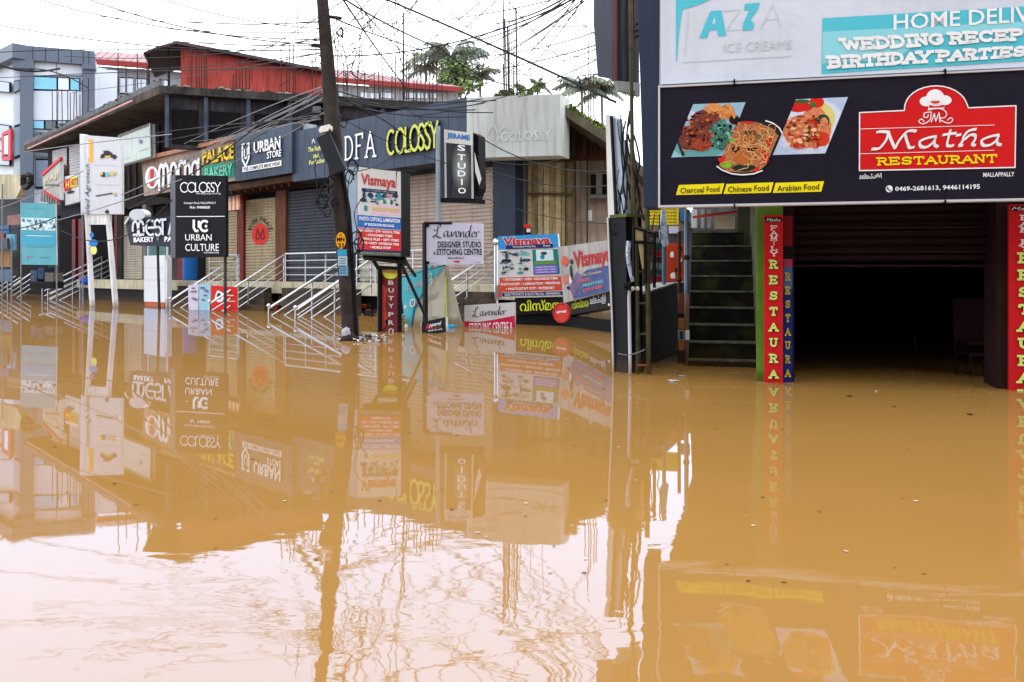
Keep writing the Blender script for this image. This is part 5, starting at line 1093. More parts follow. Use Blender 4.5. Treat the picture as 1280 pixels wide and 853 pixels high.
# cables and clutter tangled near the panels
for k in range(16):
    x = random.uniform(768, 800); y = random.uniform(110, 250); P = [W(x, y, 10.35)]
    for j in range(5): x += random.uniform(-5, 6); y += random.uniform(10, 34); P.append(W(min(x, 812), min(y, 372), 10.3 + random.uniform(-.15, .1)))
    o = MB().tube(catmull(P, 4), random.choice([.006, .009, .012]), CABLE, 4).build('dangling_wire', None); tag(o, 'loose black wire dangling between the hoarding and the black panel', 'wire', 'wires dangling by the hoarding')
for k in range(7):
    x = 788 + k * 6; y = 268; P = [W(x, y, 10.6)]
    for j in range(5): x += random.uniform(-4, 4); y += random.uniform(12, 20); P.append(W(x, y, 10.6 + random.uniform(-.1, .2)))
    o = MB().tube(catmull(P, 4), .007, CABLE, 4).build('dangling_wire', None); tag(o, 'loose wire dangling behind the bamboo ladder', 'wire', 'wires dangling behind the ladder')
tr = thing('wire_tangle', 'knot of black wire and rag on the black panel edge', 'wire', W(789, 350, 9.9))
for k in range(6):
    P = [W(785 + random.uniform(-6, 6), 358 + random.uniform(-6, 5), 9.9 + random.uniform(-.1, .1)) for _ in range(6)]; MB().tube(catmull(P, 4), .007, CABLE, 4).build('wire_loop', tr)

# ------------------------------------------------------------------ mossy stairs
e = rd; nb2 = -rn
sp = thing('mossy_stairs', 'steep dark mossy concrete stairs rising between the low wall and the green pillar', 'stairs', W(903, 458, 10.8))
SM = M('stair_moss', (24, 22, 19), .7, .6, 4, streak=.6, bump=.6, moss=.25); SE = M('stair_nosing', (96, 104, 86), .6, .5, 9, streak=.7, moss=.3)
PS = PL((862, 10.85), (945, 10.85 - (10.85 * 83 / 1100) * .232)); xl, xr = 860, 946
pL = V((PS.z(xl, 0).x, PS.z(xl, 0).y, 0)); pR = V((PS.z(xr, 0).x, PS.z(xr, 0).y, 0))
for k in range(-2, 9):
    z1 = .08 + .207 * k; a = pL + nb2 * (.22 * k); c_ = pR + nb2 * (.22 * k)
    if k == 8: c_ = c_ - (c_ - a) * .12
    mb = MB(); P = [V((a.x, a.y, z1 - .27)), V((c_.x, c_.y, z1 - .27)), V((c_.x, c_.y, z1 - .022)), V((a.x, a.y, z1 - .022))]; mb.prism(P, nb2 * .26, SM)
    st_ = mb.build('step', sp)
    mb = MB(); a2 = a - nb2 * .018; c2 = c_ - nb2 * .018; mb.prism([V((a2.x, a2.y, z1 - .02)), V((c2.x, c2.y, z1 - .02)), V((c2.x, c2.y, z1)), V((a2.x, a2.y, z1))], nb2 * .27, SE); mb.build('nosing', st_)
PP(MB(), PBk, rq(866, 200, 985, 292), -.6, .2, M('stair_back_wall', (84, 84, 82), .9, .4, 2, streak=.6)).build('upper_wall', sp)
PP(MB(), PL((915, 12.9), (990, 12.7)), rq(922, 240, 990, 420), 0, .3, M('stair_side_wall', (92, 90, 76), .85, .4, 2, streak=.6, moss=.4)).build('side_wall', sp)
mb = MB(); mb.prism([pR + V((0, 0, -.5)) + nb2 * .02, pR + nb2 * .02 + V((0, 0, 3.4)), pR + nb2 * 3.2 + V((0, 0, 3.4)), pR + nb2 * 3.2 + V((0, 0, -.5))], e * .1, M('stair_side_wall', (74, 72, 62), .85, .4, 2, streak=.6, moss=.4)); mb.build('side_wall', sp)

# ------------------------------------------------------------------ restaurant building
FR = PL((967, 9.23), (1276, 8.62))   # front plane of the pillars
rs = thing('restaurant_building', 'dark restaurant building with rolled up shutter above a flooded opening', 'building', FR.z(1120, 0))
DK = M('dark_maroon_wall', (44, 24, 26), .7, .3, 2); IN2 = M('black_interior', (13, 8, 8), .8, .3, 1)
GRN2 = M('lime_pillar', (98, 140, 46), .6, .15, 3, streak=.25, moss=.3)
PZ(MB(), FR, 945.5, 978.8, -1, 3.2, -.06, .5, GRN2).build('left_pillar', rs)
PZ(MB(), FR, 978.9, 993, -1, 3.2, -.16, .3, DK).build('pillar_return', rs)
PZ(MB(), FR, 1246, 1320, -1, 3.2, -.06, .5, DK).build('right_pillar', rs)
# room behind
q0 = FR.z(985, 0, -.5); q1 = FR.z(1320, 0, -.5); bk_ = -FR.n; ex = (q1 - q0).normalized()
L0, R0 = q0 - ex * .2, q1 + ex * .6
def wallp(a, b_, z0, z1, th, mat, name):
    mb = MB(); d = (b_ - a).normalized(); n_ = V((d.y, -d.x, 0)); mb.prism([V((a.x, a.y, z0)), V((b_.x, b_.y, z0)), V((b_.x, b_.y, z1)), V((a.x, a.y, z1))], n_ * th, mat); return mb.build(name, rs)
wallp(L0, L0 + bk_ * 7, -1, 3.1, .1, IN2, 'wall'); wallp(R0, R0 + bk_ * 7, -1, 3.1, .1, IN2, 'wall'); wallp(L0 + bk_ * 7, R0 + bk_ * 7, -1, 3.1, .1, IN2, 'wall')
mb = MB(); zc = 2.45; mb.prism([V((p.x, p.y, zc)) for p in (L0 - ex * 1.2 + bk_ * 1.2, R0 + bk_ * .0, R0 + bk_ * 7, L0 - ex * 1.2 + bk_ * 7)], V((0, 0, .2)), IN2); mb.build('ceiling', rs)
# wall over the opening and above, up past the boards
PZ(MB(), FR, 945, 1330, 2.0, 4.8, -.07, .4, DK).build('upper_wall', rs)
shutter(rs, FR, 992, 1246, 1.27, 2.05, -.42, M('maroon_shutter', (34, 18, 19), .6, .2, 3, streak=.4), pitch=.085)
for y in (283, 313, 331):
    mb = MB(); PP(mb, FR, rq(992, y, 1246, y + 3), -.36, .05, M('maroon_bar', (42, 22, 22), .5, .2)); mb.build('shutter_bar', rs)
PZ(MB(), FR, 988.5, 993, -1, 2.4, -.3, .2, M('jamb_brown', (70, 40, 36), .6, .2)).build('jamb', rs); PZ(MB(), FR, 1240, 1246, -1, 2.4, -.3, .2, M('jamb_brown', (70, 40, 36), .6, .2)).build('jamb', rs)
ch = thing('stacked_chairs', 'barely visible dark red chairs inside the opening at the right', 'chair', FR.z(1222, 0, -1.0))
for k in range(2):
    c0 = FR.z(1222, .25 + k * .12, -1.2 - k * .08); mb = MB(); mb.box(c0, (.36, 0, 0), (0, .36, 0), (0, 0, .03), M('chair_red', (34, 12, 12), .6)); mb.build('seat', ch); mb = MB(); mb.box(c0 + V((0, .18, .25)), (.36, 0, 0), (0, .03, 0), (0, .04, .45), M('chair_red', (34, 12, 12), .6)); mb.build('backrest', ch)
for dx in (-.16, .16):
    for dy in (-.16, .16): c0 = FR.z(1222, 0, -1.2) + V((dx, dy, 0)); MB().tube([c0 + V((0, 0, -.4)), c0 + V((0, 0, .25))], .018, M('chair_red', (34, 12, 12), .6), 6).build('leg', ch)
ipl = thing('inner_post', 'thin grey post standing inside the dark opening', 'post', FR.z(1143, 0, -2)); MB().tube([FR.z(1143, -.6, -2), FR.z(1143, .35, -2)], .02, DK, 6).build('shaft', ipl); MB().ball(FR.z(1143, .36, -2), .03, DK).build('cap', ipl)
# vertical signs
SR = M('sign_red', (200, 28, 34), .45, .05, 3); SB = M('sign_blue', (24, 44, 110), .45, .08, 3); LG = M('letter_lime', (206, 226, 120), .45, .04)
def vsign(lab, x0, x1, yt, yb, dy, fam, res, top, pl, off=.06):
    b = Board('vertical_sign', lab, 'sign', pl, [(x0, yt), (x1, yt + dy * .2), (x1, yb + 60), (x0, yb + 60)], .05, SR, SR, off=off, base_z=-.5)
    w_ = x1 - x0
    b.poly([(.06, (top - yt + 1) / (yb + 60 - yt)), (.94, (top - yt + 1) / (yb + 60 - yt)), (.94, (top - yt + 7) / (yb + 60 - yt)), (.06, (top - yt + 7) / (yb + 60 - yt))], JET)
    text(b.root, pl, 'Matha', rq(x0 + 3, top + 2, x1 - 3, top + 6), off + .01, LETW, shear=.3)
    vslab(b.root, pl, 'FAMILY', x0 + w_ * .34, x0 + w_ * .72, fam, off + .008, LETW, .17)
    vslab(b.root, pl, 'RESTAURANT', x0 + w_ * .3, x0 + w_ * .76, res, off + .014, M('letter_shadow', (50, 30, 26), .5), .28)
    vslab(b.root, pl, 'RESTAURANT', x0 + w_ * .28, x0 + w_ * .74, res, off + .02, LG, .22)
    return b
fam = [(282, 288), (288.5, 294.5), (295, 301), (301.5, 306.5), (308, 313.5), (314.5, 320.5)]
vsign('red family restaurant sign on the left green pillar', 955, 978.5, 269, 478, 0, fam, [(325 + 19.6 * k, 336 + 19.6 * k) for k in range(10)], 271, FR)
vsign('red family restaurant sign on the right pillar, cut by the frame', 1261.5, 1300, 256, 487, 0, [(269 + 7.6 * k, 275.5 + 7.6 * k) for k in range(6)], [(316 + 21.4 * k, 329 + 21.4 * k) for k in range(9)] + [(510, 523)], 257, FR)
SD = PL((978.9, 9.27), (991, 9.25))
b = Board('vertical_sign', 'narrow blue restaurant sign on the inner side of the left pillar', 'sign', SD, [(979.3, 270), (990.5, 270), (990.5, 540), (979.3, 540)], .03, SB, SR, off=.02, base_z=-.5)
b.rect(0, 0, 1, .14, ink((120, 16, 30))); b.rect(0, .14, 1, .2, JET); b.rect(0, .2, 1, .235, ink((170, 60, 90))); b.rect(0, .235, 1, .34, ink((70, 100, 150)), 1.2)
vslab(b.root, SD, 'RESTAURANT', 981.5, 988, [(341 + 17.2 * k, 351 + 17.2 * k) for k in range(10)], .03, M('letter_olive', (190, 176, 60), .5), .22)

# ------------------------------------------------------------------ the two big boards and the slate column
cm = thing('sign_column', 'tall slate blue clad column edge at the left of the big boards', 'column', RP.z(812, 1.8, .1)); CN = M('column_slate', (47, 57, 76), .45, .06, 1.5, streak=.1)
PP(MB(), RP, [(794.5, -80), (825, -80), (824, 108), (822, 259), (805, 259)], -.04, .5, CN).build('cladding', cm)
MT = M('matha_black', (30, 27, 40), .45, .12, 1.2, bump=.5); EDW = M('edge_white', (196, 196, 200), .4, .05)
def RQ(x, yt): return yt
ytop = lambda x: 108.5 - .0487 * (x - 822); ybot = lambda x: 259 - .0193 * (x - 822)
b = Board('restaurant_board', 'large black matha restaurant board with three food pictures and red logo', 'sign', RP, [(824, ytop(824)), (1420, ytop(1420)), (1420, ybot(1420)), (824, ybot(824))], .12, MT, EDW, off=.02)
B_ = b.root
mb = MB()
for q in ([(822.6, ytop(822) - 1), (1421, ytop(1421) - 1), (1421, ytop(1421) + 1.2), (822.6, ytop(822) + 1.2)], [(822.6, ybot(822) - 2.2), (1421, ybot(1421) - 2.2), (1421, ybot(1421) + .6), (822.6, ybot(822) + .6)], [(822.6, 107), (825, 107), (825, 259), (822.6, 259)]): PP(mb, RP, q, .04 + .001 * len(mb.f) / 6, .14, EDW)
mb.build('edge_trim', B_)
def RPoly(pts, off, mat, mb=None, name='print'):
    m = mb or MB(); m.poly([RP.at(x, y, .02 + off) for x, y in pts], mat)
    return None if mb else m.build(name, B_)
def clip(poly, conv):
    out = poly
    n = len(conv)
    for i in range(n):
        a, c_ = conv[i], conv[(i + 1) % n]; ins = lambda p: (c_[0] - a[0]) * (p[1] - a[1]) - (c_[1] - a[1]) * (p[0] - a[0]) >= 0
        new = []
        for j in range(len(out)):
            p, q = out[j - 1], out[j]
            if ins(p) != ins(q):
                d1 = (c_[0] - a[0]) * (p[1] - a[1]) - (c_[1] - a[1]) * (p[0] - a[0]); d2 = (c_[0] - a[0]) * (q[1] - a[1]) - (c_[1] - a[1]) * (q[0] - a[0]); t = d1 / (d1 - d2)
                new.append((p[0] + (q[0] - p[0]) * t, p[1] + (q[1] - p[1]) * t))
            if ins(q): new.append(q)
        out = new
        if not out: break
    return out
ell = lambda cx, cy, rx, ry, n=28, rot=0, jit=0: [(cx + rx * (1 + random.uniform(-jit, jit)) * math.cos(6.2832 * k / n + rot), cy + ry * (1 + random.uniform(-jit, jit)) * math.sin(6.2832 * k / n + rot)) for k in range(n)]
PLT = ink((196, 210, 232)); LBL = ink((150, 186, 206)); LBL2 = ink((120, 170, 186))
MEAT = food('grilled_meat', [(60, 20, 16), (110, 40, 26), (70, 34, 24), (170, 70, 40), (34, 12, 12)], 22); NOOD = food('noodle_mix', [(90, 24, 16), (200, 60, 30), (214, 160, 90), (60, 70, 40), (150, 40, 24)], 32)
RICE = food('shrimp_rice', [(206, 60, 36), (226, 140, 90), (190, 50, 34), (230, 180, 120), (190, 60, 34)], 26); FRY = food('fries', [(226, 150, 70), (200, 110, 50), (236, 180, 110)], 40); GRE = food('greens', [(12, 50, 46), (20, 90, 80), (100, 170, 150), (8, 30, 30)], 24)
def picture(quad, items, base):
    mb = MB(); RPoly(quad, .004, base, mb); k = 0
    for pts, mat in items:
        pc_ = clip(pts, quad); k += 1
        if len(pc_) >= 3: RPoly(pc_, .004 + .00035 * k, mat, mb)
    return mb
q1_ = [(866.5, 130.5), (932, 128), (906, 195), (839, 197)]
it = [(ell(876, 180, 40, 24), ink((140, 190, 200))), (ell(874, 179, 35, 20), ink((100, 160, 160))), (ell(864, 147, 8, 8), PLT), (ell(882, 152, 20, 15, jit=.12), MEAT), (ell(868, 172, 23, 17, jit=.1), MEAT), (ell(893, 136, 12, 7, jit=.2), FRY), (ell(908, 142, 11, 7, jit=.2), FRY), (ell(902, 168, 15, 18, jit=.15), GRE), (ell(877, 181, 13, 8, jit=.15), food('grilled_orange', [(90, 26, 18), (190, 70, 36), (90, 24, 16)], 30)), (ell(918, 150, 7, 6, jit=.1), ink((44, 20, 24))), ([(845, 175), (847, 174), (856, 194), (853, 196)], ink((26, 40, 50)))]
for k in range(16):
    x, y = random.uniform(886, 916), random.uniform(129, 145); a = random.uniform(-.6, 1.4); l = random.uniform(6, 11); it.append(([(x, y), (x + l * math.cos(a), y + l * math.sin(a)), (x + l * math.cos(a) - 1.8 * math.sin(a), y + l * math.sin(a) + 1.8 * math.cos(a)), (x - 1.8 * math.sin(a), y + 1.8 * math.cos(a))], ink([(230, 168, 96), (206, 122, 60), (220, 146, 80)][k % 3])))
for k in range(70): it.append((ell(random.uniform(852, 896), random.uniform(140, 188), random.uniform(.8, 4), random.uniform(.6, 1.8), 6, rot=random.uniform(0, 3)), ink([(40, 14, 12), (170, 74, 40), (24, 10, 12), (120, 40, 26), (206, 110, 60)][k % 5])))
for k in range(16): it.append((ell(random.uniform(892, 914), random.uniform(156, 182), random.uniform(1, 3), random.uniform(1, 3), 6), ink([(6, 24, 26), (120, 190, 170), (14, 60, 52)][k % 3])))
it = it[:14] + sorted(it[14:], key=lambda q: 0)
picture(q1_, it, LBL).build('food_picture', B_)
q3_ = [(995, 124.5), (1060, 121.5), (1031.5, 192), (966, 194)]
it = [(ell(1012, 158, 47, 36), PLT), (ell(1012, 156, 43.5, 33), ink((206, 216, 236))), (ell(1026, 148, 18, 20, jit=.05), ink((214, 200, 120))), (ell(1004, 165, 26, 22, jit=.08), RICE), (ell(1018, 160, 20, 26, jit=.1), RICE), (ell(999, 134, 18, 6, jit=.1), ink((200, 34, 26))), (ell(1021, 128, 9, 7), ink((206, 40, 26))), (ell(1003, 127, 10, 2.5), ink((60, 90, 50))), (ell(1029, 151, 8, 8), ink((30, 70, 50))), (ell(1030, 153, 5, 6), RICE), (ell(1028, 174, 9, 9, jit=.08), ink((206, 60, 34))), (ell(1010, 170, 3, 8), ink((50, 70, 40))), (ell(1016, 131, 4, 3), ink((50, 110, 50)))]
for k in range(80): it.append((ell(random.uniform(985, 1025), random.uniform(145, 184), random.uniform(1, 4), random.uniform(1, 3), 6), ink([(226, 150, 90), (190, 40, 26), (236, 190, 140), (120, 40, 26)][k % 4])))
picture(q3_, it, ink((176, 196, 226))).build('food_picture', B_)
# middle bowl of noodles
mb = MB(); RPoly([(957, 151), (970, 157), (977, 166), (966, 185), (957, 205), (951, 214), (940, 218), (925, 219), (910, 217), (897, 210), (906, 190), (922, 152), (940, 151)], .02, ink((34, 38, 40)), mb)
bw_ = [(923, 153), (945, 153), (965, 160), (973, 170), (958, 206), (948, 214), (926, 216), (908, 214), (899, 207), (910, 178)]
RPoly(bw_, .0215, NOOD, mb); mb.build('food_picture', B_)
mb = MB(); LN = [[(957, 151), (966, 154), (974, 160), (978, 167)], [(896, 208), (903, 213), (915, 217.5), (928, 218.8), (942, 217.5), (953, 213.5)]]
lev = [0]
def rst(paths, w, off, mat, mb):
    for p in paths:
        for i in range(len(p) - 1):
            a = V(p[i]); c_ = V(p[i + 1]); d = c_ - a
            if d.length < 1e-5: continue
            n_ = V((-d.y, d.x)).normalized() * w / 2; x_ = d.normalized() * w * .2; lev[0] += 1
            mb.poly([RP.at(q.x, q.y, .02 + off + .0005 * (lev[0] % 5)) for q in (a - n_ - x_, c_ - n_ + x_, c_ + n_ + x_, a + n_ - x_)], mat)
rst(LN, 1.6, .024, LETW, mb); mb.build('plate_rim', B_)
mb = MB(); NC = [ink((232, 188, 120)), ink((220, 150, 80)), ink((240, 206, 150)), ink((200, 110, 60))]
for k in range(70):
    x, y = random.uniform(912, 962), random.uniform(160, 205); x -= (y - 182) * .35; a = random.uniform(0, 6.28); P = [(x, y, 0)]
    for j in range(5): a += random.uniform(-1.1, 1.1); x += 4 * math.cos(a); y += 3.4 * math.sin(a); P.append((min(max(x, 900 + (214 - y) * .3), 970 - (y - 160) * .3), min(max(y, 155), 213), 0))
    rst([[(v.x, v.y) for v in catmull(P, 3)]], .7, .025 + (k % 6) * .0012, NC[k % 4], mb)
for k, (x, y, rx, ry, c_) in enumerate(((908, 206, 7, 4, (120, 190, 40)), (903, 200, 6, 4, (200, 40, 26)), (930, 210, 14, 5, (26, 50, 34)), (956, 196, 5, 10, (206, 60, 34)), (962, 176, 4, 8, (200, 44, 28)), (938, 166, 8, 3, (24, 50, 34)), (948, 171, 4, 4, (40, 120, 70)), (915, 176, 4, 3, (110, 180, 40)), (928, 198, 12, 9, (180, 104, 50)), (934, 153.5, 9, 1.8, (206, 50, 30)), (945, 212, 5, 3, (200, 50, 34)), (920, 187, 5, 4, (50, 20, 18)), (940, 186, 6, 3, (60, 24, 18)))):
    RPoly(ell(x, y, rx, ry, 10, jit=.15), .0225 + .0004 * (k % 5) if c_[0] != 180 else .0235, ink(c_), mb)
mb.build('noodle_print', B_)
# yellow tags
YL = ink((238, 222, 24))
for x0, x1, s in ((845, 905.5, 'Charcoal Food'), (904.5, 967, 'Chinese Food'), (966, 1030, 'Arabian Food')):
    yb0, yb1 = 244 - (x0 - 845) * .022, 242.5 - (x1 - 905) * .022
    RPoly([(x0 + 3.5, yb0 - 12.5), (x1, yb1 - 13), (x1 - 3.5, yb1), (x0, yb0)], .004, YL, name='yellow_tag')
    text(B_, RP, s, [(x0 + 5.5, yb0 - 9), (x1 - 6, yb1 - 10), (x1 - 6, yb1 - 2.6), (x0 + 5.5, yb0 - 2)], .03, KI, bold=.01)
# red crest
REDC = M('crest_red', (206, 30, 32), .45, .04, 3)
sk_ = lambda x: -(x - 1074) * .026 - .0
crest = [(1074.5, 141)] + [(1130.5, 138.3)] + [(1170 + 39.5 * math.cos(R(a)), 137 - 1.0 + -28.5 * math.sin(R(a))) for a in range(172, 5, -12)] + [(1210.5, 135)] + [(1270, 132.3), (1268.8, 209.5), (1074.3, 213.5)]
RPoly(crest, .004, REDC, name='red_crest')
mb = MB(); rst([crest + [crest[0]]], 1.5, .008, LETW, mb); rst([[(1075, 161.5), (1243, 156.5)], [(1075, 192.5), (1243, 188)]], .7, .008, LETW, mb); mb.build('crest_outline', B_)
# chef hat and monogram
mb = MB()
for k, (cx, cy, rx, ry) in enumerate(((1158, 127, 8.5, 6.2), (1180.5, 125.5, 9, 6.2), (1169, 121.5, 11, 9.5))): RPoly(ell(cx, cy, rx, ry), .008 + .0007 * k, LETW, mb)
RPoly([(1160, 128), (1180, 127.5), (1180.5, 136), (1160.5, 136.5)], .0065, LETW, mb); RPoly([(1161.5, 131.3), (1168, 133), (1174, 132.5), (1180, 131), (1180, 134.5), (1161.5, 135.2)], .0115, REDC, mb)
RPoly([(1163.5, 126.3), (1175, 126), (1174, 128.7), (1169, 130), (1164.5, 129)], .012, ink((206, 70, 70)), mb); mb.build('chef_hat_logo', B_)
mb = MB(); cv = lambda p, k=6: [(v.x, v.y) for v in catmull([(a, b_, 0) for a, b_ in p], k)]
rst([cv([(1160, 137.5), (1175, 136), (1183, 141), (1181, 147), (1174, 148), (1180, 152.5), (1187, 154), (1191, 150), (1188, 147.5), (1184.5, 150.5)]), cv([(1164, 140), (1156, 141.5), (1155, 146), (1159, 147), (1160.5, 143.5)]), cv([(1164, 140), (1162.5, 150), (1154, 155), (1148.5, 152), (1152, 149), (1155, 152)]), [(1164, 153), (1168, 142), (1169.5, 152), (1174, 141), (1175, 153)], [(1160.5, 136), (1180, 135.3)]], 1.25, .012, LETW, mb); mb.build('monogram', B_)
# Matha in broad pen letters, drawn on rows of the sign
NIB = [(-1.9, 2.2)]
def pen(mb, paths, nib, off, mat):
    for p in paths:
        for i in range(len(p) - 1):
            a = V(p[i]); c_ = V(p[i + 1]); n_ = V(nib)
            if (c_ - a).length < 1e-5: continue
            lev[0] += 1; mb.poly([RP.at(q.x, q.y, .02 + off + .0004 * (lev[0] % 6)) for q in (a - n_, c_ - n_, c_ + n_, a + n_)], mat)
mb = MB()
zx = lambda x: 1060 + x / 5.686; zy = lambda y: 100 + y / 5.686      # reading the enlarged crop of the sign
def zp_(pts): return [(zx(a), zy(b_)) for a, b_ in pts]
MP = [cv(zp_([(205, 372), (240, 368), (285, 372)])), cv(zp_([(285, 372), (275, 420), (245, 465), (215, 490), (170, 492)])), cv(zp_([(288, 372), (305, 425), (335, 488)])), cv(zp_([(335, 486), (365, 430), (415, 372), (450, 362), (485, 366)])), cv(zp_([(405, 385), (420, 440), (438, 482), (470, 478)])),
      cv(zp_([(625, 402), (560, 415), (510, 440), (520, 475), (560, 478), (605, 445), (625, 405)])), cv(zp_([(622, 405), (615, 460), (640, 476)])),
      cv(zp_([(728, 358), (712, 420), (705, 465), (735, 472), (750, 462)])), cv(zp_([(675, 392), (720, 385), (768, 380)])),
      cv(zp_([(910, 352), (860, 362), (825, 400), (812, 440), (790, 468), (815, 466)])), cv(zp_([(828, 425), (870, 392), (905, 398), (900, 430), (882, 458), (905, 466)])), cv(zp_([(770, 395), (840, 382), (905, 352)]))[0:4],
      cv(zp_([(1070, 392), (1005, 405), (950, 432), (962, 465), (1005, 465), (1050, 435), (1072, 395)])), cv(zp_([(1068, 395), (1060, 450), (1088, 464)]))]
pen(mb, MP, (1.5, -1.9), .009, LETW); rst(MP, 2.6, .0125, LETW, mb); mb.build('lettering', B_)
slab_text(B_, RP, 'RESTAURANT', [(1096.5, 197), (1246, 192.8), (1246, 203.5), (1097, 207)], .032, YL, w=.2, gap=.2, cw=1.15)
text(B_, RP, 'മല്ലപ്പള്ളി', rq(1074.5, 217.5, 1102, 225.5, -1), .025, LETW, bold=.01); text(B_, RP, 'MALLAPPALLY', rq(1229, 216, 1268, 221.5, -1), .025, LETW, bold=.015)
text(B_, RP, '0469-2681613, 9446114195', [(1119, 233.5), (1225, 230.3), (1225, 237.3), (1119, 240)], .025, LETW, bold=.02)
mb = MB(); RPoly(ell(1111.5, 236.3, 4.4, 4.4), .005, LETW, mb); rst([cv([(1109.3, 233.8), (1109.8, 236.5), (1113.5, 239)])], 1.3, .008, MT, mb); mb.build('phone_symbol', B_)
for x in (917, 1181):
    mb = MB(); PP(mb, RP, [(x, ytop(x) - 5), (x + 2, ytop(x) - 5), (x + 2, ytop(x) + 3), (x, ytop(x) + 3)], .06, .1, JET); PP(mb, RP, [(x, ybot(x) - 2), (x + 2, ybot(x) - 2), (x + 2, ybot(x) + 3), (x, ybot(x) + 3)], .06, .1, JET); mb.build('clamp', B_)
MB().tube([RP.at(1181.5, 86, .022), RP.at(1182, 252, .022)], .0025, JET, 4).build('panel_seam', B_)

# upper ice cream and delivery board
IC = M('ice_white', (204, 212, 224), .45, .05, 1.2, bump=.4, streak=.08); TQ2 = M('ice_turquoise', (84, 190, 208), .45, .04, 2); TQ3 = M('ice_turquoise_pale', (140, 210, 222), .45, .05, 2)
yb2 = lambda x: 105.5 - .0475 * (x - 826)
b = Board('delivery_board', 'large faded white and turquoise ice creams and home delivery board above the black one', 'sign', RP, [(826, -75), (1420, -110), (1420, yb2(1420)), (826, yb2(826))], .12, IC, EDW, off=-.01)
U = b.root
def UPoly(pts, off, mat, name='print'): m = MB(); m.poly([RP.at(x, y, -.01 + off) for x, y in pts], mat); return m.build(name, U)
UPoly([(1028, 23), (1420, 0), (1420, 68), (1027, 92.5)], .004, TQ2, 'turquoise_band'); UPoly([(1028, 40), (1420, 20), (1420, 30), (1160, 46), (1120, 74), (1028, 80)], .006, TQ3)
text(U, RP, 'HOME DELIVERY', [(1117, 18.5), (1340, 4), (1340, 24), (1117, 38)], .0, LETW, bold=.012)
slab_text(U, RP, 'WEDDING RECEPTION', [(1052, 48), (1345, 31.5), (1345, 46), (1056, 64)], .002, LETW, w=.27, gap=.12, cw=1.1)
slab_text(U, RP, 'BIRTHDAY PARTIES', [(1035, 70), (1283, 57), (1280, 71), (1037, 86)], .002, LETW, w=.27, gap=.12, cw=1.1)
UPoly([(845, 0), (895, -3), (868, 8), (853, 12), (849, 40), (846, 78), (845, 76)], .004, TQ2, 'blue_flash')
A_ = [(874, 48), (888, 14), (901.5, 13), (908, 45), (898, 45.5), (896, 37.5), (887, 38), (884, 47.5)]
UPoly(A_, .004, TQ2, 'blue_letter'); UPoly([(890, 30), (894.5, 29.5), (893.5, 21)], .006, IC, 'letter_hole')
UPoly([(931, 5), (950, 3.5), (948, 11), (938, 25), (943, 30), (941, 37.5), (928, 38.5), (929, 29), (937, 13), (930, 13)], .004, TQ2, 'blue_letter')
GHO = M('ghost_grey', (196, 202, 210), .5, .04)
m_ = MB(); k_ = 0
for p in ([(903, 14), (925, 12), (908, 38), (926, 37)], [(950, 37), (966, 5), (976, 35)], [(956, 25), (972, 24)], [(861, 12), (856, 68)], [(853, 78), (990, 70)]):
    for i in range(len(p) - 1):
        a = V(p[i]); c_ = V(p[i + 1]); n_ = V((-(c_ - a).y, (c_ - a).x)).normalized() * .5; k_ += 1; m_.poly([RP.at(q.x, q.y, -.005 + .0006 * (k_ % 5)) for q in (a - n_, c_ - n_, c_ + n_, a + n_)], GHO)
m_.build('ghost_outline', U)
text(U, RP, 'ICE CREAMS', [(905, 54.5), (990, 49.5), (990, 61.5), (905, 66)], -.003, GHO)

# ------------------------------------------------------------------ palms, trees
LF = [M('palm_leaf_%d' % k, c_, .6, .25, 3) for k, c_ in enumerate(((108, 120, 106), (90, 104, 92), (124, 132, 106)))]
TRK = M('palm_trunk', (110, 104, 98), .9, .2, 3, streak=.3)
def palm(px, py, Y, L, lab, seed, nf=13, col=0, base_px=None):
    random.seed(seed); c = W(px, py, Y); g0 = V((c.x + (0 if base_px is None else base_px), c.y, 0)); o = thing('coconut_palm', lab, 'palm tree', g0)
    MB().tube(catmull([g0, g0.lerp(c, .5) + V((.2, 0, 0)), c], 4), .2, TRK, 7, r2=.12).build('trunk', o)
    for k in range(nf):
        a = 6.283 * k / nf + random.uniform(-.25, .25); el = random.uniform(.05, 1.35); d = V((math.cos(a), math.sin(a), 0)); l = L * random.uniform(.8, 1.1); P = []
        for j in range(9):
            t = j / 8; P.append(c + d * l * (t * math.cos(el * (1 - t * .3))) + V((0, 0, l * (math.sin(el) * t - .7 * t * t))))
        mb = MB(); mb.tube(P, .035, LF[1], 4, r2=.01)
        side = d.cross(V((0, 0, 1)))
        for j in range(1, 24):
            t = j / 24; i = min(7, int(t * 8)); p = P[i].lerp(P[i + 1], t * 8 - i); ll = l * .26 * math.sin(math.pi * (.15 + .8 * t)) ** .7
            for s in (-1, 1):
                e_ = p + side * s * ll * .55 + V((0, 0, -ll * random.uniform(.5, .95))) + d * ll * .35; w_ = d * .09
                mb.poly([p - w_, p + w_, e_ + w_ * .4, e_ - w_ * .4], LF[(k + j % 2 + col) % 3])
        mb.build('frond', o)
    return o
palm(563, 72, 90, 5.0, 'tall coconut palm behind the red roof, left of the rebar bundle', 3, 16)
palm(533, 84, 92, 3.4, 'smaller grey green palm at the left of the tall coconut palm', 5, 11, 1)
palm(727, 110, 80, 3.5, 'coconut palm behind the mossy roof, left of the hoarding', 8, 13)
palm(752, 114, 82, 3.3, 'coconut palm crown partly hidden by the dark hoarding', 12, 12, 1)
palm(672, 106, 120, 2.2, 'small distant palm seen just above the white fascia', 15, 9, 1)
palm(600, 96, 80, 2.5, 'low palm with drooping yellowish fronds right of the green bush', 17, 10, 2)
random.seed(21)
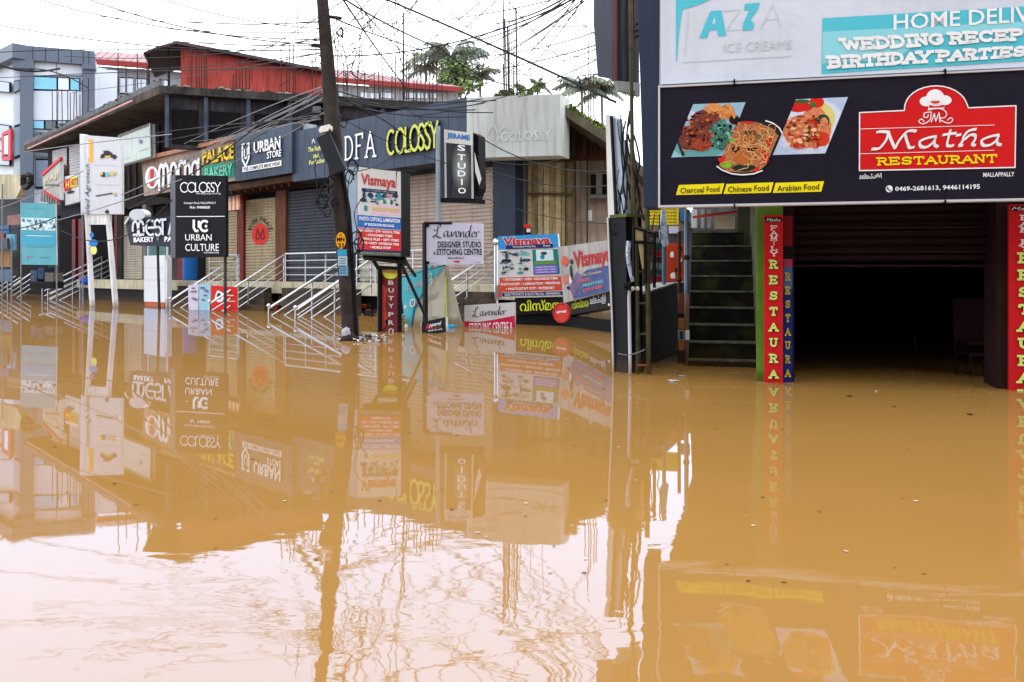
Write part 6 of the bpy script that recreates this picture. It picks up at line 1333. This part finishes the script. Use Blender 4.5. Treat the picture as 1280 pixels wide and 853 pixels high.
GR = [M('bush_leaf_%d' % k, c_, .6, .3, 3) for k, c_ in enumerate(((116, 136, 84), (92, 112, 72), (134, 150, 100), (74, 92, 62)))]
def tree(px, py, Y, rx, rz, lab, n=2600, name='leafy_tree'):
    c = W(px, py, Y); o = thing(name, lab, 'tree', V((c.x, c.y, 0)))
    mb = MB(); mb.tube([V((c.x, c.y, 0)), c], .2, TRK, 7, r2=.1)
    cl_ = [c + V((random.uniform(-rx, rx) * .7, random.uniform(-rx, rx) * .7, random.uniform(-rz, rz) * .7)) for _ in range(14)]
    for q in cl_[:7]: mb.tube([c - V((0, 0, rz)), q], .06, TRK, 5, r2=.02)
    mb.build('trunk', o); mb = MB()
    for k in range(n):
        q = random.choice(cl_); v = V((random.gauss(0, 1), random.gauss(0, 1), random.gauss(0, 1))).normalized() * random.uniform(.5, 1.05) * rz * .5
        p = q + v; s = random.uniform(.12, .24); u_ = V((random.uniform(-1, 1), random.uniform(-1, 1), random.uniform(-1, 1))).normalized() * s; w_ = V((random.uniform(-1, 1), random.uniform(-1, 1), random.uniform(-.4, .4))).normalized() * s
        mb.poly([p - u_, p - w_, p + u_, p + w_], GR[k % 4])
    tag(mb.build('crown', o), kind='stuff'); return o
tree(576, 104, 80, 2.6, 1.9, 'rounded bright green tree between the red roof and the palm fronds'); tree(640, 121, 100, 3.2, .8, 'low dark tree line piece just above the slate and white fascias', 1500)
tree(655, 114, 110, 3.5, .7, 'distant tree behind the rebar bundle', 1500)

# rebar bundles standing on the white corner
cr = thing('corner_roof', 'flat roof slab with tall bundle of rusty rebar behind the white fascia', 'roof', PW.at(650, 120, -1.5))
P = [V((p.x, p.y, PW.at(650, 124).z)) for p in (PWs.at(584, 120, -.4), PWs.at(611, 120, -.4), PW.at(698, 120, -.4), PW.at(698, 120, -3.5), PWs.at(600, 120, -3.5))]; MB().prism(P, V((0, 0, -.25)), CONCD).build('slab', cr)
for x, y0, y1, lean, r_ in ((631, 0, 118, 2, .02), (633.5, 24, 118, 2.5, .02), (636, 34, 118, 1.5, .025), (637, 4, 118, .5, .014), (640, 40, 118, .4, .012), (643, 28, 118, .5, .012), (646.5, 10, 118, 1.5, .025), (641.5, 52, 118, -1, .012), (629, 80, 118, 0, .012), (651, 60, 118, 3, .01), (678, 62, 118, 0, .008), (664, 72, 117, 1, .008)):
    MB().tube([PW.at(x, y1 + 6, -.8), PW.at(x - lean, y0, -.8)], r_, RUST if r_ < .02 else M('dark_steel', (56, 50, 54), .7, .2, 8), 5).build('rebar', cr)
for x, y0, y1 in ((735.5, 52, 150), (738, 86, 150), (742, 92, 148), (731, 100, 148), (745, 96, 150)): MB().tube([W(x, y1, 22), W(x, y0, 22)], .012, RUST, 4).build('rebar', oh)

# ------------------------------------------------------------------ overhead cables
random.seed(31)
def cable(pts, r, lab, group, mat=CABLE, k=8):
    o = MB().tube(catmull([W(*p) for p in pts], k), r * 1.3, mat, 5, cap=False).build('overhead_cable', None)
    return tag(o, lab, 'cable', group)
PHR = {'g1': ['longest', 'ending left above the slate fascia', 'ending on the red eave behind', 'ending over the white corner fascia', 'ending at the foot of the tall rebar bundle', 'passing just above the tall coconut palm', 'thickest, passing the tip of the rebar bundle', 'ending at the green tree', 'shortest, dropping right of the rebar bundle', 'ending high left of the rebar', 'sagging lowest over the palm'], 'g2': ['lowest, just over the grey office block', 'starting at the left edge and sagging in the middle', 'starting above the office block roof', 'entering at the top left corner', 'steepest, entering at the top edge', 'level one ending above the red shed', 'rising from the pink sheet roof'], 'g3': ['thickest one ending at the hoarding', 'crossing the palm crown', 'continuing from the palm to the white corner', 'leaving the pole top nearly level', 'steep one falling to the slate fascia', 'short one above the dark eave'], 'g4': ['topmost, level with the rebar tip', 'second one, ending at the palms', 'third one, dropping to the white fascia', 'ending at the rebar bundle middle', 'thin one rising to the left', 'long flat one from the hoarding bottom', 'faint one ending on the white corner', 'long sagging one over the palm'], 'g6': ['far left, behind the turquoise banner', 'passing the top of the bakery sign', 'lowest loop under the agrotech signboard', 'crossing the grimy canopy', 'highest one, above the agrotech signboard', 'passing over the tan fascia', 'passing over the pylon sign', 'thick, on the corner of the office block', 'thick, hanging from the office block parapet'], 'g7': ['from the pole to the studio box', 'looping under the thin white letters', 'crossing the yellow green letters', 'just above the red and blue light box', 'short thick one above the letters', 'long one from the studio box to the mossy house', 'along the bottom of the white fascia', 'crossing the plank wall', 'lowest, above the blue topped poster']}
CNT = {}
GRPS = {'g1': ('thin cable fanning from the upper right sky to the slate fascia roofs', 'cables fanning out of the upper right sky'), 'g2': ('cable running left from the utility pole across the white sky', 'cables running left from the utility pole'), 'g3': ('heavy dark cable crossing from the utility pole to the old mossy house', 'heavy cables crossing the sky to the right'), 'g4': ('cable running from the dark hoarding to the roofs on the left', 'cables from the hoarding to the left'), 'g5': ('sagging cable bundle running along the front of the dark upper storey', 'cable bundles sagging before the upper storey'), 'g6': ('grey cable swinging low between the shop signs on the left', 'low cables between the left signs'), 'g7': ('cable hanging loose over the slate colossy fascia', 'cables hanging over the slate fascia')}
SHORT = {'g1': 'cable fanning from the upper right sky', 'g2': 'cable left of the utility pole', 'g3': 'heavy cable crossing the sky', 'g4': 'cable from the dark hoarding', 'g6': 'cable on the left', 'g7': 'cable over the slate fascia'}
def span(a, b_, sag, r, lab, group, mat=CABLE):
    key = {g_[1]: n_ for n_, g_ in GRPS.items()}.get(group)
    if key in PHR:
        i_ = CNT.get(key, 0); CNT[key] = i_ + 1
        if i_ < len(PHR[key]): lab = SHORT[key] + ', ' + PHR[key][i_]
    n = 6; P = []
    for i in range(n + 1):
        t = i / n; P.append((a[0] + (b_[0] - a[0]) * t, a[1] + (b_[1] - a[1]) * t + 4 * sag * t * (1 - t), a[2] + (b_[2] - a[2]) * t))
    return cable(P, r, lab, group, mat, 3)
g1 = ('thin cable fanning from the upper right sky to the slate fascia roofs', 'cables fanning out of the upper right sky')
for a, b_, s, r in (((728, -6, 12), (400, 70, 15.3), 22, .009), ((720, -4, 12), (560, 58, 24), 10, .011), ((716, -6, 12), (500, 96, 26), 12, .009), ((724, -6, 12), (610, 112, 24), 8, .008), ((732, -5, 12), (640, 110, 23), 6, .008), ((730, 2, 12), (536, 110, 26), 10, .009), ((715, -8, 12), (620, 30, 20), 6, .012), ((722, -3, 12), (590, 75, 24), 8, .007), ((742, -6, 12), (660, 62, 22), 4, .007), ((712, -6, 12), (470, 30, 18), 8, .007), ((735, -6, 12), (555, 92, 26), 14, .007)):
    span(a, b_, s, r, *g1)
g2 = ('cable running left from the utility pole across the white sky', 'cables running left from the utility pole')
for a, b_, s, r in (((-10, 98, 30), (404, 84, 15.3), -2, .010), ((-10, 30, 20), (402, 62, 15.3), 12, .009), ((90, -8, 18), (404, 56, 15.3), 14, .009), ((20, -8, 18), (400, 50, 15.3), 14, .008), ((180, -8, 16), (400, 36, 15.3), 8, .007), ((-10, 66, 26), (300, 66, 22), -4, .01), ((90, 116, 36), (404, 66, 15.3), 3, .008)):
    span(a, b_, s, r, *g2)
g3 = ('heavy dark cable crossing from the utility pole to the old mossy house', 'heavy cables crossing the sky to the right')
span((470, -6, 15), (770, 128, 11), -2, .013, *g3); span((424, -5, 15), (548, 60, 20), 4, .014, *g3); span((548, 58, 20), (640, 108, 22), 8, .012, *g3); span((410, 20, 15.2), (600, 82, 26), 5, .012, *g3); span((426, -5, 15), (509, 112, 24), 3, .014, *g3); span((440, -6, 15), (510, 70, 22), 6, .010, *g3)
g4 = ('cable running from the dark hoarding to the roofs on the left', 'cables from the hoarding to the left')
for a, b_, s, r in (((798, 30, 10.4), (690, 33, 18), 1, .008), ((798, 38, 10.4), (560, 96, 24), 8, .009), ((798, 45, 10.4), (596, 130, 22), 10, .008), ((770, 50, 10.4), (640, 90, 22), 6, .007), ((768, 78, 10.4), (650, 56, 22), 2, .006), ((760, 90, 11), (600, 82, 22), 10, .006), ((766, 84, 11), (640, 122, 22), 6, .007), ((770, 30, 10.4), (540, 70, 22), 14, .007)):
    span(a, b_, s, r, *g4)
for k in range(14):
    x = random.uniform(436, 700); span((x, -6, 14), (x + random.uniform(-200, 160), random.uniform(70, 120), random.uniform(18, 24)), random.uniform(2, 14), .007, 'thin cable crossing the white sky right of the utility pole', 'thin cables crossing the sky right of the pole')
for k in range(7):
    span((random.uniform(-20, 200), random.uniform(-8, 90), 24), (404, random.uniform(20, 80), 15.3), random.uniform(2, 14), .007, 'thin cable crossing the white sky left of the utility pole', 'thin cables crossing the sky left of the pole')
g5 = ('sagging cable bundle running along the front of the dark upper storey', 'cable bundles sagging before the upper storey')
for k in range(15):
    a = (random.uniform(165, 300), random.uniform(165, 215), 30.5); b_ = (404 + random.uniform(-4, 4), 108 + random.uniform(0, 46), 15.5); span(a, b_, random.uniform(-3, 8), random.choice([.006, .008, .01]), *g5, mat=random.choice([CABLE, CABLEG, CABLEG]))
for k in range(7):
    a = (404, random.uniform(108, 130), 15.5); b_ = (random.uniform(540, 620), random.uniform(122, 150), 21); span(a, b_, random.uniform(4, 18), .01, *g5)
g6 = ('grey cable swinging low between the shop signs on the left', 'low cables between the left signs')
for a, b_, s, r in (((-5, 288, 30), (70, 272, 29), 4, .014), ((70, 276, 29), (228, 224, 23), 3, .012), ((76, 288, 29), (215, 250, 24), 30, .014), ((-5, 262, 32), (104, 214, 29), 3, .012), ((30, 190, 32), (215, 168, 24), -1, .012), ((152, 244, 28), (300, 166, 22), 4, .012), ((160, 262, 28), (330, 150, 20), 8, .014), ((-6, 80, 34), (75, 86, 34), 6, .03), ((36, 86, 34), (110, 110, 32), -6, .018)):
    span(a, b_, s, r, *g6, mat=CABLEG if r < .013 else CABLE)
g7 = ('cable hanging loose over the slate colossy fascia', 'cables hanging over the slate fascia')
for a, b_, s, r in (((430, 150, 15.5), (560, 205, 19), 4, .007), ((436, 215, 15.2), (540, 150, 19), 16, .007), ((500, 130, 20), (600, 170, 19), 10, .007), ((440, 205, 15), (520, 214, 17), 3, .006), ((456, 138, 18), (520, 182, 19), -4, .01), ((600, 172, 18), (760, 214, 14), 14, .009), ((596, 196, 18), (700, 200, 16), 8, .009), ((604, 210, 18), (764, 232, 13), 10, .008), ((600, 246, 18), (770, 280, 11), 8, .006)):
    span(a, b_, s, r, *g7)
# short tangle of wires near the top of the pole
for k in range(36):
    x, y = random.uniform(376, 455), random.uniform(-6, 70); P = [(x, y, 15 + random.uniform(-.3, .3))]
    for j in range(random.randint(3, 6)): x += random.uniform(-12, 12); y += random.uniform(-6, 22); P.append((x, y, 15 + random.uniform(-.3, .3)))
    cable(P, random.choice([.003, .004, .006]), 'loose wire end curling around the top of the utility pole', 'loose wires at the pole top', k=6)

# ------------------------------------------------------------------ unseen block added behind the camera, keeps part of the sky off the fronts
ob = thing('added_sky_blocker', 'plain concrete shop row across the street, behind the viewer', 'building', (-4, -6, 0))
MB().aabb((-30, -12, -1), (18, -5.5, 11), CONC).build('wall', ob); MB().aabb((-31, -12.5, 11.01), (19, -4.3, 11.3), CONCD).build('roof_slab', ob)
for k in range(9): MB().aabb((-29 + k * 5, -5.49, -1), (-25.5 + k * 5, -5.44, 2.7), SH_D).build('shutter', ob)

# specks of scum and leaf bits drifting on the flood, and litter gathered along the walls
random.seed(77); mb = MB(); SC = [M('scum_brown', (110, 84, 52), .9, .3, 9), M('scum_pale', (190, 176, 150), .8, .2, 9), DB[2]]
def fleck(x, y, s, m):
    a = random.uniform(0, 3.14); n_ = random.randint(4, 6); mb.poly([(x + s * math.cos(a + 6.283 * k / n_) * random.uniform(.5, 1.2), y + s * .7 * math.sin(a + 6.283 * k / n_) * random.uniform(.5, 1.2), .003 + random.uniform(0, .002)) for k in range(n_)], m)
for k in range(260):
    y = 3.2 + 22 * random.random() ** 1.5; fleck(random.uniform(-.55, .55) * y, y, random.uniform(.004, .014) + .0006 * y, random.choice(SC))
for k in range(260):   # along the stairs, low wall and pillars
    q = random.choice([(pL, pR), (pL, pR), (W(797, 0, 10.3), W(850, 0, 11.0)), (FR.z(946, 0, .05), FR.z(992, 0, .05)), (PBX.z(768, 0, .05), PBX.z(785, 0, .05))]); p = q[0].lerp(q[1], random.random()); fleck(p.x + random.gauss(0, .02), p.y - abs(random.gauss(0, .05)) - .02, random.uniform(.004, .016), random.choice(SC))
for k in range(260):   # along the plinth
    p = A.z(random.uniform(100, 620), 0, .5 + abs(random.gauss(0, .25))); fleck(p.x, p.y, random.uniform(.015, .05), random.choice(SC))
tag(mb.build('floating_scum', None, base=(0, 0, 0)), 'scattered specks of scum and leaf bits floating on the brown water', kind='stuff')
